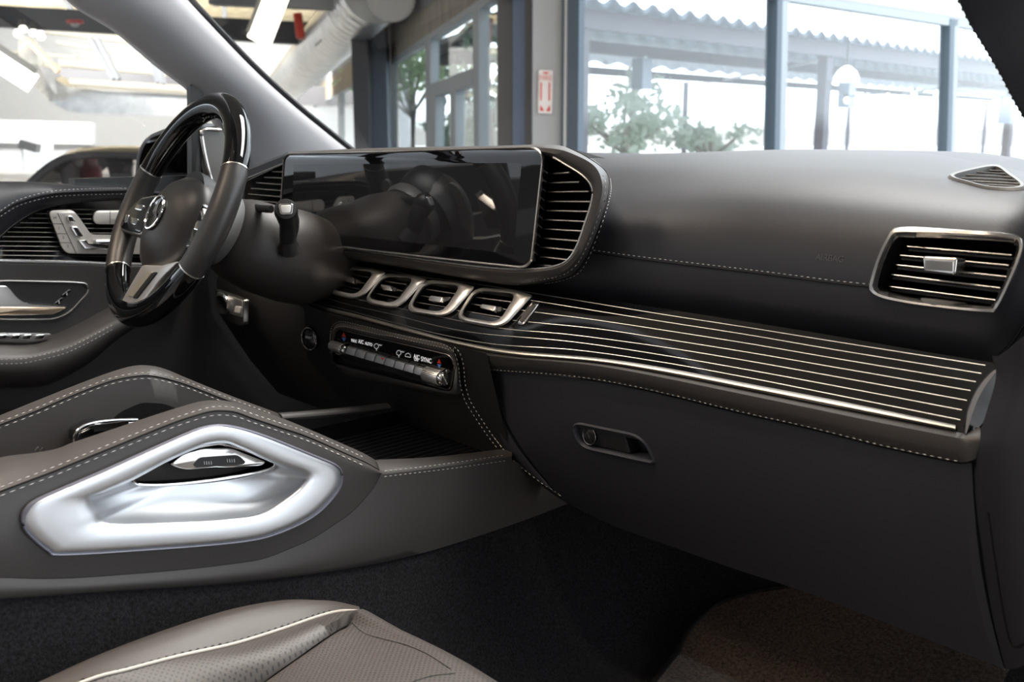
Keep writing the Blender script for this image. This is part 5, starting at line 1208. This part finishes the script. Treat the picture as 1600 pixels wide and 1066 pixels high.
# ---- right glazed wall
nA = Vector((dirA.y, -dirA.x, 0))
if nA.dot(FH) < 0: nA = -nA
KA = D(905, 205, 8.8)
def va(px, py): return vert(px, py, KA, dirA)
def hy(x): return lerp(0, 39, (x - 1236) / 255)     # header bottom line
hd_pts = lambda x, o: (x, hy(x) + o)
window([[(905, -60), (1700, hy(1700)), (1700, 300), (905, 300)]],
    [[(880, hy(880) - 12), (1700, hy(1700) - 12), (1700, hy(1700) + 2), (880, hy(880) + 2)],
     [(1221, -10), (1233, -8), (1226, 300), (1215, 300)], [(1490, 30), (1499, 31), (1491, 300), (1483, 300)]], va, nA, mat('frame_pale', (.36, .40, .43), .5), '')
dk_ = M()
for q in ([(1214, -12), (1222, -10), (1216, 300), (1208, 300)], [(1484, 29), (1491, 30), (1484, 300), (1477, 300)], [(904, -60), (913, -58), (909, 300), (901, 300)]): dk_.prism([va(x, y) - nA * .01 for x, y in q], nA * .14)
struct('trim_1', dk_, FRD, smooth=0)
struct('wall_right', M().prism([va(x, y) for x, y in ((880, hy(880) - 80), (1700, hy(1700) - 80), (1700, hy(1700) - 11), (880, hy(880) - 11))], nA * .12), mat('bright_wall', (.48, .47, .45), .8), smooth=0)

# ---- outside: ground, patio canopy, trees
struct('ground_outside', M().fan([Vector((p.x, p.y, GZ - .02)) for p in [CAM + FH * a + RT * b for a, b in ((9, -7), (9, 9), (90, 120), (90, -60))]]), mat('patio_concrete', (.62, .62, .60), .7, vary=.1, vscale=1), smooth=0)
BEAMC = mat('canopy_beam', (.10, .10, .135), .6)
SHEET = mat('corrugated_sheet', (.36, .44, .56), .45)
can = thing('patio_canopy', Z(1200, 60, 1.55), 'corrugated metal canopy over the patio outside the right windows', 'canopy')
zc = 1.55
def fb_(x0, y0, x1, y1, name='canopy_beam', w_=.12, h=.20):
    return build(name, M().beam(Z(x0, y0, zc), Z(x1, y1, zc), w_, h), BEAMC, can, smooth=0)
fb_(890, 26, 1700, 128, h=.26); fb_(890, 70, 1700, 150, h=.22); fb_(890, 108, 1700, 166, h=.2)
# corrugated roof laid over the beams
e0, e1_, f0, f1 = Z(880, 22, zc), Z(1700, 126, zc), Z(880, 110, zc), Z(1700, 168, zc)
NR = 260; rws = []
for i in range(NR):
    t = i / (NR - 1); a_, b_ = e0.lerp(e1_, t), f0.lerp(f1, t); dz_ = .20 + .05 * sin(i * pi / 2.5)
    ext = (a_ - b_).normalized() * .5
    rws.append([a_ + ext + Vector((0, 0, dz_)), b_ + Vector((0, 0, dz_ + .05))])
build('corrugated_roof', M().loft(rws), SHEET, can, solid=.01)
for (x, y0, w_) in ((909, 30, .16), (1072, 128, .13), (1291, 78, .2), (1328, 150, .13), (1542, 160, .14), (1583, 118, .2)):
    p = Z(x, y0, zc); build('canopy_post', M().box((p.x, p.y, (zc + GZ) / 2), w_, w_, zc - GZ), BEAMC, can, smooth=0)
build('canopy_brace', M().beam(Z(1085, 134, zc) , Z(1290, 92, zc), .06, .06).beam(Z(1335, 152, zc), Z(1590, 128, zc), .06, .06), mat('brace_white', (.8, .8, .82), .5), can, smooth=0)
for (x, y0, y1, lb) in ((1003, 92, 139, 'grey box lantern hanging from the canopy, left one'), (1323, 124, 168, 'grey box lantern hanging from the canopy behind the dome lamp'), (1574, 150, 193, 'grey box lantern hanging from the canopy near the right pillar')):
    dd = 17 if x < 1100 else 20
    p, q = D(x, y0, dd), D(x, y1, dd); fixed('box_lantern', lb, 'lantern', M().box((p.lerp(q, .5)), .24, .24, (p - q).length).beam(p, Vector((p.x, p.y, 1.6)), .03, .03), mat('lantern_grey', (.25, .30, .38), .6) if x < 1100 else bpy.data.materials['lantern_grey'], smooth=0)
dl_ = D(1322, 128, 13); dlt = thing('dome_lamp', dl_, 'white dome shaped pendant lamp outside under the canopy', 'pendant lamp')
build('lamp_shade', M().lathe(dl_ + Vector((0, 0, .0)), Vector((0, 0, 1)), [(.16, .0), (.155, .06), (.12, .13), (.06, .18), (.02, .20)], n=28), mat('shade_white', (.9, .9, .9), .5, emit=(1, 1, 1), estr=1.0), dlt)
build('cord', M().sweep([dl_ + Vector((0, 0, .19)), Vector((dl_.x, dl_.y, 1.55))], .012, n=6), BLK, dlt)
sl_ = []
for k5, (x, y) in enumerate(((1323, 157), (1351, 154), (1387, 151), (1428, 148), (1463, 146), (1556, 157), (1573, 158))):
    c_ = D(x, y, 15); b_ = thing('string_bulb', c_, ('leftmost small glowing bulb of the string lights under the canopy', 'second bulb from the left on the string lights', 'third bulb from the left on the string lights', 'fourth bulb from the left on the string lights', 'fifth bulb from the left, close to the right window mullion', 'bulb of the string lights left of the last grey lantern', 'rightmost bulb of the string lights by the last grey lantern')[k5], 'light bulb', 'string light bulbs under the canopy')
    build('bulb', M().lathe(c_, Vector((0, 0, 1)), [(.001, -.045), (.03, -.03), (.042, 0), (.03, .03), (.012, .045)], n=14), LAMPC, b_)
    build('bulb_socket', M().lathe(c_ + Vector((0, 0, .045)), Vector((0, 0, 1)), [(.014, 0), (.014, .05)], n=10), BLK, b_)
fixed('string_light_cord', 'thin dark cord of the string lights sagging under the canopy', 'cord', M().sweep([D(x, y - 6, 15) for x, y in ((1290, 130), (1323, 157), (1351, 154), (1387, 151), (1428, 148), (1463, 146), (1500, 150), (1556, 157), (1573, 158), (1620, 150))], .010, n=5), BLK)
def leafmat(name, c):
    m = mat(name, c, .6); n = m.node_tree; t = n.nodes.new('ShaderNodeBsdfTranslucent'); t.inputs[0].default_value = (*c, 1)
    x = n.nodes.new('ShaderNodeMixShader'); x.inputs[0].default_value = .55
    n.links.new(n.nodes['Principled BSDF'].outputs[0], x.inputs[1]); n.links.new(t.outputs[0], x.inputs[2]); n.links.new(x.outputs[0], n.nodes['Material Output'].inputs[0]); return m
LEAF = [leafmat('leaf_a', (.55, .68, .46)), leafmat('leaf_b', (.80, .88, .78)), leafmat('leaf_c', (.52, .66, .56))]
BARK = mat('bark', (.45, .42, .38), .8)
def tree(px, py, dep, r, h, n, lb, mt, seed):
    rnd = random.Random(seed); c_ = D(px, py, dep)
    t = thing('tree', (c_.x, c_.y, GZ), lb, 'tree')
    tm = M().sweep([Vector((c_.x, c_.y, GZ)), Vector((c_.x + .1, c_.y, lerp(GZ, c_.z, .6))), c_], lambda u: .13 - .09 * u, n=8)
    cl = []
    for k in range(9):
        q = c_ + Vector((rnd.gauss(0, .5) * r, rnd.gauss(0, .5) * r, rnd.gauss(0, .45) * h)); cl.append(q)
        tm.sweep([Vector((c_.x, c_.y, lerp(GZ, c_.z, .55))), q], .03, n=5)
    build('trunk', tm, BARK, t)
    lm = M()
    for k in range(n):
        q = rnd.choice(cl) + Vector((rnd.gauss(0, .22) * r, rnd.gauss(0, .22) * r, rnd.gauss(0, .22) * h))
        u = Vector((rnd.gauss(0, 1), rnd.gauss(0, 1), rnd.gauss(0, 1))).normalized(); v = u.cross(Vector((rnd.gauss(0, 1), rnd.gauss(0, 1), rnd.gauss(0, 1)))).normalized(); s_ = rnd.uniform(.07, .15)
        lm.add([q - u * s_, q + v * s_ * .5, q + u * s_, q - v * s_ * .5], [(0, 1, 2, 3)])
    build('foliage', lm, mt, t, smooth=0)
tree(975, 190, 20, .9, .7, 900, 'pale green tree outside the first right-hand pane, behind the box lantern', LEAF[1], 1)
tree(1110, 212, 22, .9, .4, 500, 'faint leafy tree right of the thin canopy post', LEAF[1], 2)
tree(640, 95, 24, 1.3, .8, 900, 'green tree seen through the leftmost pane of the left glazed wall', LEAF[0], 3)
tree(722, 190, 17, .7, 1.2, 500, 'leafy tree behind the glazed door', LEAF[2], 4)
tree(765, 170, 15, .5, 1.3, 350, 'leafy tree at the right end of the left glazed wall', LEAF[2], 5)
# patio roof outside the left wall
pr_ = thing('porch_roof', D(720, 60, 16), 'pale sloping porch roof with dark rafters outside the left glazed wall', 'roof')
build('roof_sheet', M().prism([D(672, 74, 17), D(790, 40, 13), D(790, 28, 13), D(672, 66, 17)], FH * 2), mat('porch_white', (.7, .72, .72), .6), pr_, smooth=0)
build('rafter', M().beam(D(690, 92, 17), D(790, 86, 15), .12, .22), STEELM, pr_, smooth=0)
build('rafter', M().beam(D(672, 84, 17), D(745, 52, 15), .12, .16), STEELM, pr_, smooth=0)
build('porch_ceiling', M().prism([D(715, 52, 16), D(790, 30, 14), D(790, 12, 14), D(730, 36, 16)], FH * .5), mat('porch_timber', (.55, .38, .2), .7), pr_, smooth=0)

# ---- far end of the showroom: partition, parked car
fixed('partition', 'pale panelled partition with openings at the far left of the showroom', 'partition', M().prism([D(-60, 186, 32), D(143, 192, 32), D(143, 225, 32), D(-60, 222, 32)], FH * .3), mat('pale_panel', (.60, .63, .66), .6, vary=.12, vscale=2, stretch=(3, 3, .1)), smooth=0)
fixed('partition_wall', 'grey wall with a bright doorway below the pale partition', 'wall panel', M().prism([D(83, 224, 32.2), D(143, 226, 32.2), D(143, 330, 32.2), D(83, 330, 32.2)], FH * .2).prism([D(-60, 214, 32.2), D(32, 216, 32.2), D(34, 330, 32.2), D(-60, 330, 32.2)], FH * .2), mat('pale_grey_wall', (.45, .46, .48), .7), smooth=0)
fixed('bright_doorway', 'brightly lit doorway in the far grey wall', 'doorway', M().prism([D(32, 216, 33), D(83, 220, 33), D(83, 330, 33), D(34, 330, 33)], FH * .1), mat('lit_doorway', (.8, .82, .85), .5, emit=(.9, .95, 1), estr=.8), smooth=0)
fixed('dark_awning', 'small dark awning in front of the bright doorway', 'awning', M().beam(D(33, 224, 30), D(60, 232, 30), .3, .25), STEELM, smooth=0)
pc = thing('parked_car', D(120, 285, 9), 'dark parked car with a curved roofline, seen beyond the driver door window', 'car')
CPAINT = mat('dark_car_paint', (.035, .035, .04), .25, coat=1)
pdv = RT
def cs(px, py, dep): return D(px, py, dep)
rl_ = [(28, 300), (42, 285), (62, 266), (84, 250), (105, 242), (135, 238.5), (170, 238), (210, 240), (260, 246), (310, 262), (360, 290)]
r1_ = [cs(p.x, p.y, 9.0) for p in crn(rl_, 50)]; r2_ = [cs(p.x, p.y + 5, 9.0) for p in crn([(40, 300), (52, 286), (70, 270), (90, 255), (108, 247), (135, 243.5), (170, 243), (210, 245), (255, 251), (300, 268), (345, 292)], 50)]
back_ = FH * 1.3
build('roof', M().loft([r2_, r1_, [p + back_ * .15 + Vector((0, 0, .04)) for p in r1_], [p + back_ * .85 + Vector((0, 0, .04)) for p in r1_], [p + back_ for p in r1_], [p + back_ for p in r2_]]), CPAINT, pc, solid=.02)
build('door_body', M().prism([cs(x, y, 8.8) for x, y in ((-160, 312), (28, 306), (90, 304), (190, 306), (360, 310), (430, 330), (430, 480), (-160, 480))], FH * .15), CPAINT, pc, smooth=0)
build('window_pillar', M().prism([cs(x, y, 9.0) for x, y in ((163, 240), (205, 240), (205, 296), (176, 296))], FH * .05), CPAINT, pc, smooth=0)
build('side_glass', M().prism([p for p in r2_] , FH * .01), glass('car_tint', (.80, .78, .78), 1.0), pc, smooth=0)
def cseat(px, w_, lb, col):
    col = tuple(min(.95, c * 1.8) for c in col)
    s = thing('car_seat', cs(px, 300, 9.6), lb, 'car seat')
    mt = mat('seat_' + lb.split()[0], col, .5)
    build('backrest', M().sweep([cs(px + 2, 310, 9.6), cs(px - 1, 285, 9.6), cs(px - 4, 262, 9.6)], lambda u: w_ * (1 - .25 * u), .09, n=16, up=RT), mt, s)
    build('headrest', M().sweep([cs(px - 4, 261, 9.6), cs(px - 5, 247, 9.6)], w_ * .6, .06, n=16, up=RT), mt, s)
cseat(146, .15, 'maroon seat with a tan headrest in the dark parked car', (.30, .07, .09))
cseat(112, .06, 'pale pink seat edge in the dark parked car', (.85, .62, .60))
struct('wall_left', M().prism([CAM + FH * 41 - RT * 31 + Vector((0, 0, -1.2)), CAM + FH * -9 - RT * 14 + Vector((0, 0, -1.2)), CAM + FH * -9 - RT * 14 + Vector((0, 0, 3.9)), CAM + FH * 41 - RT * 31 + Vector((0, 0, 3.9))], -RT * .2), WHT, smooth=0)
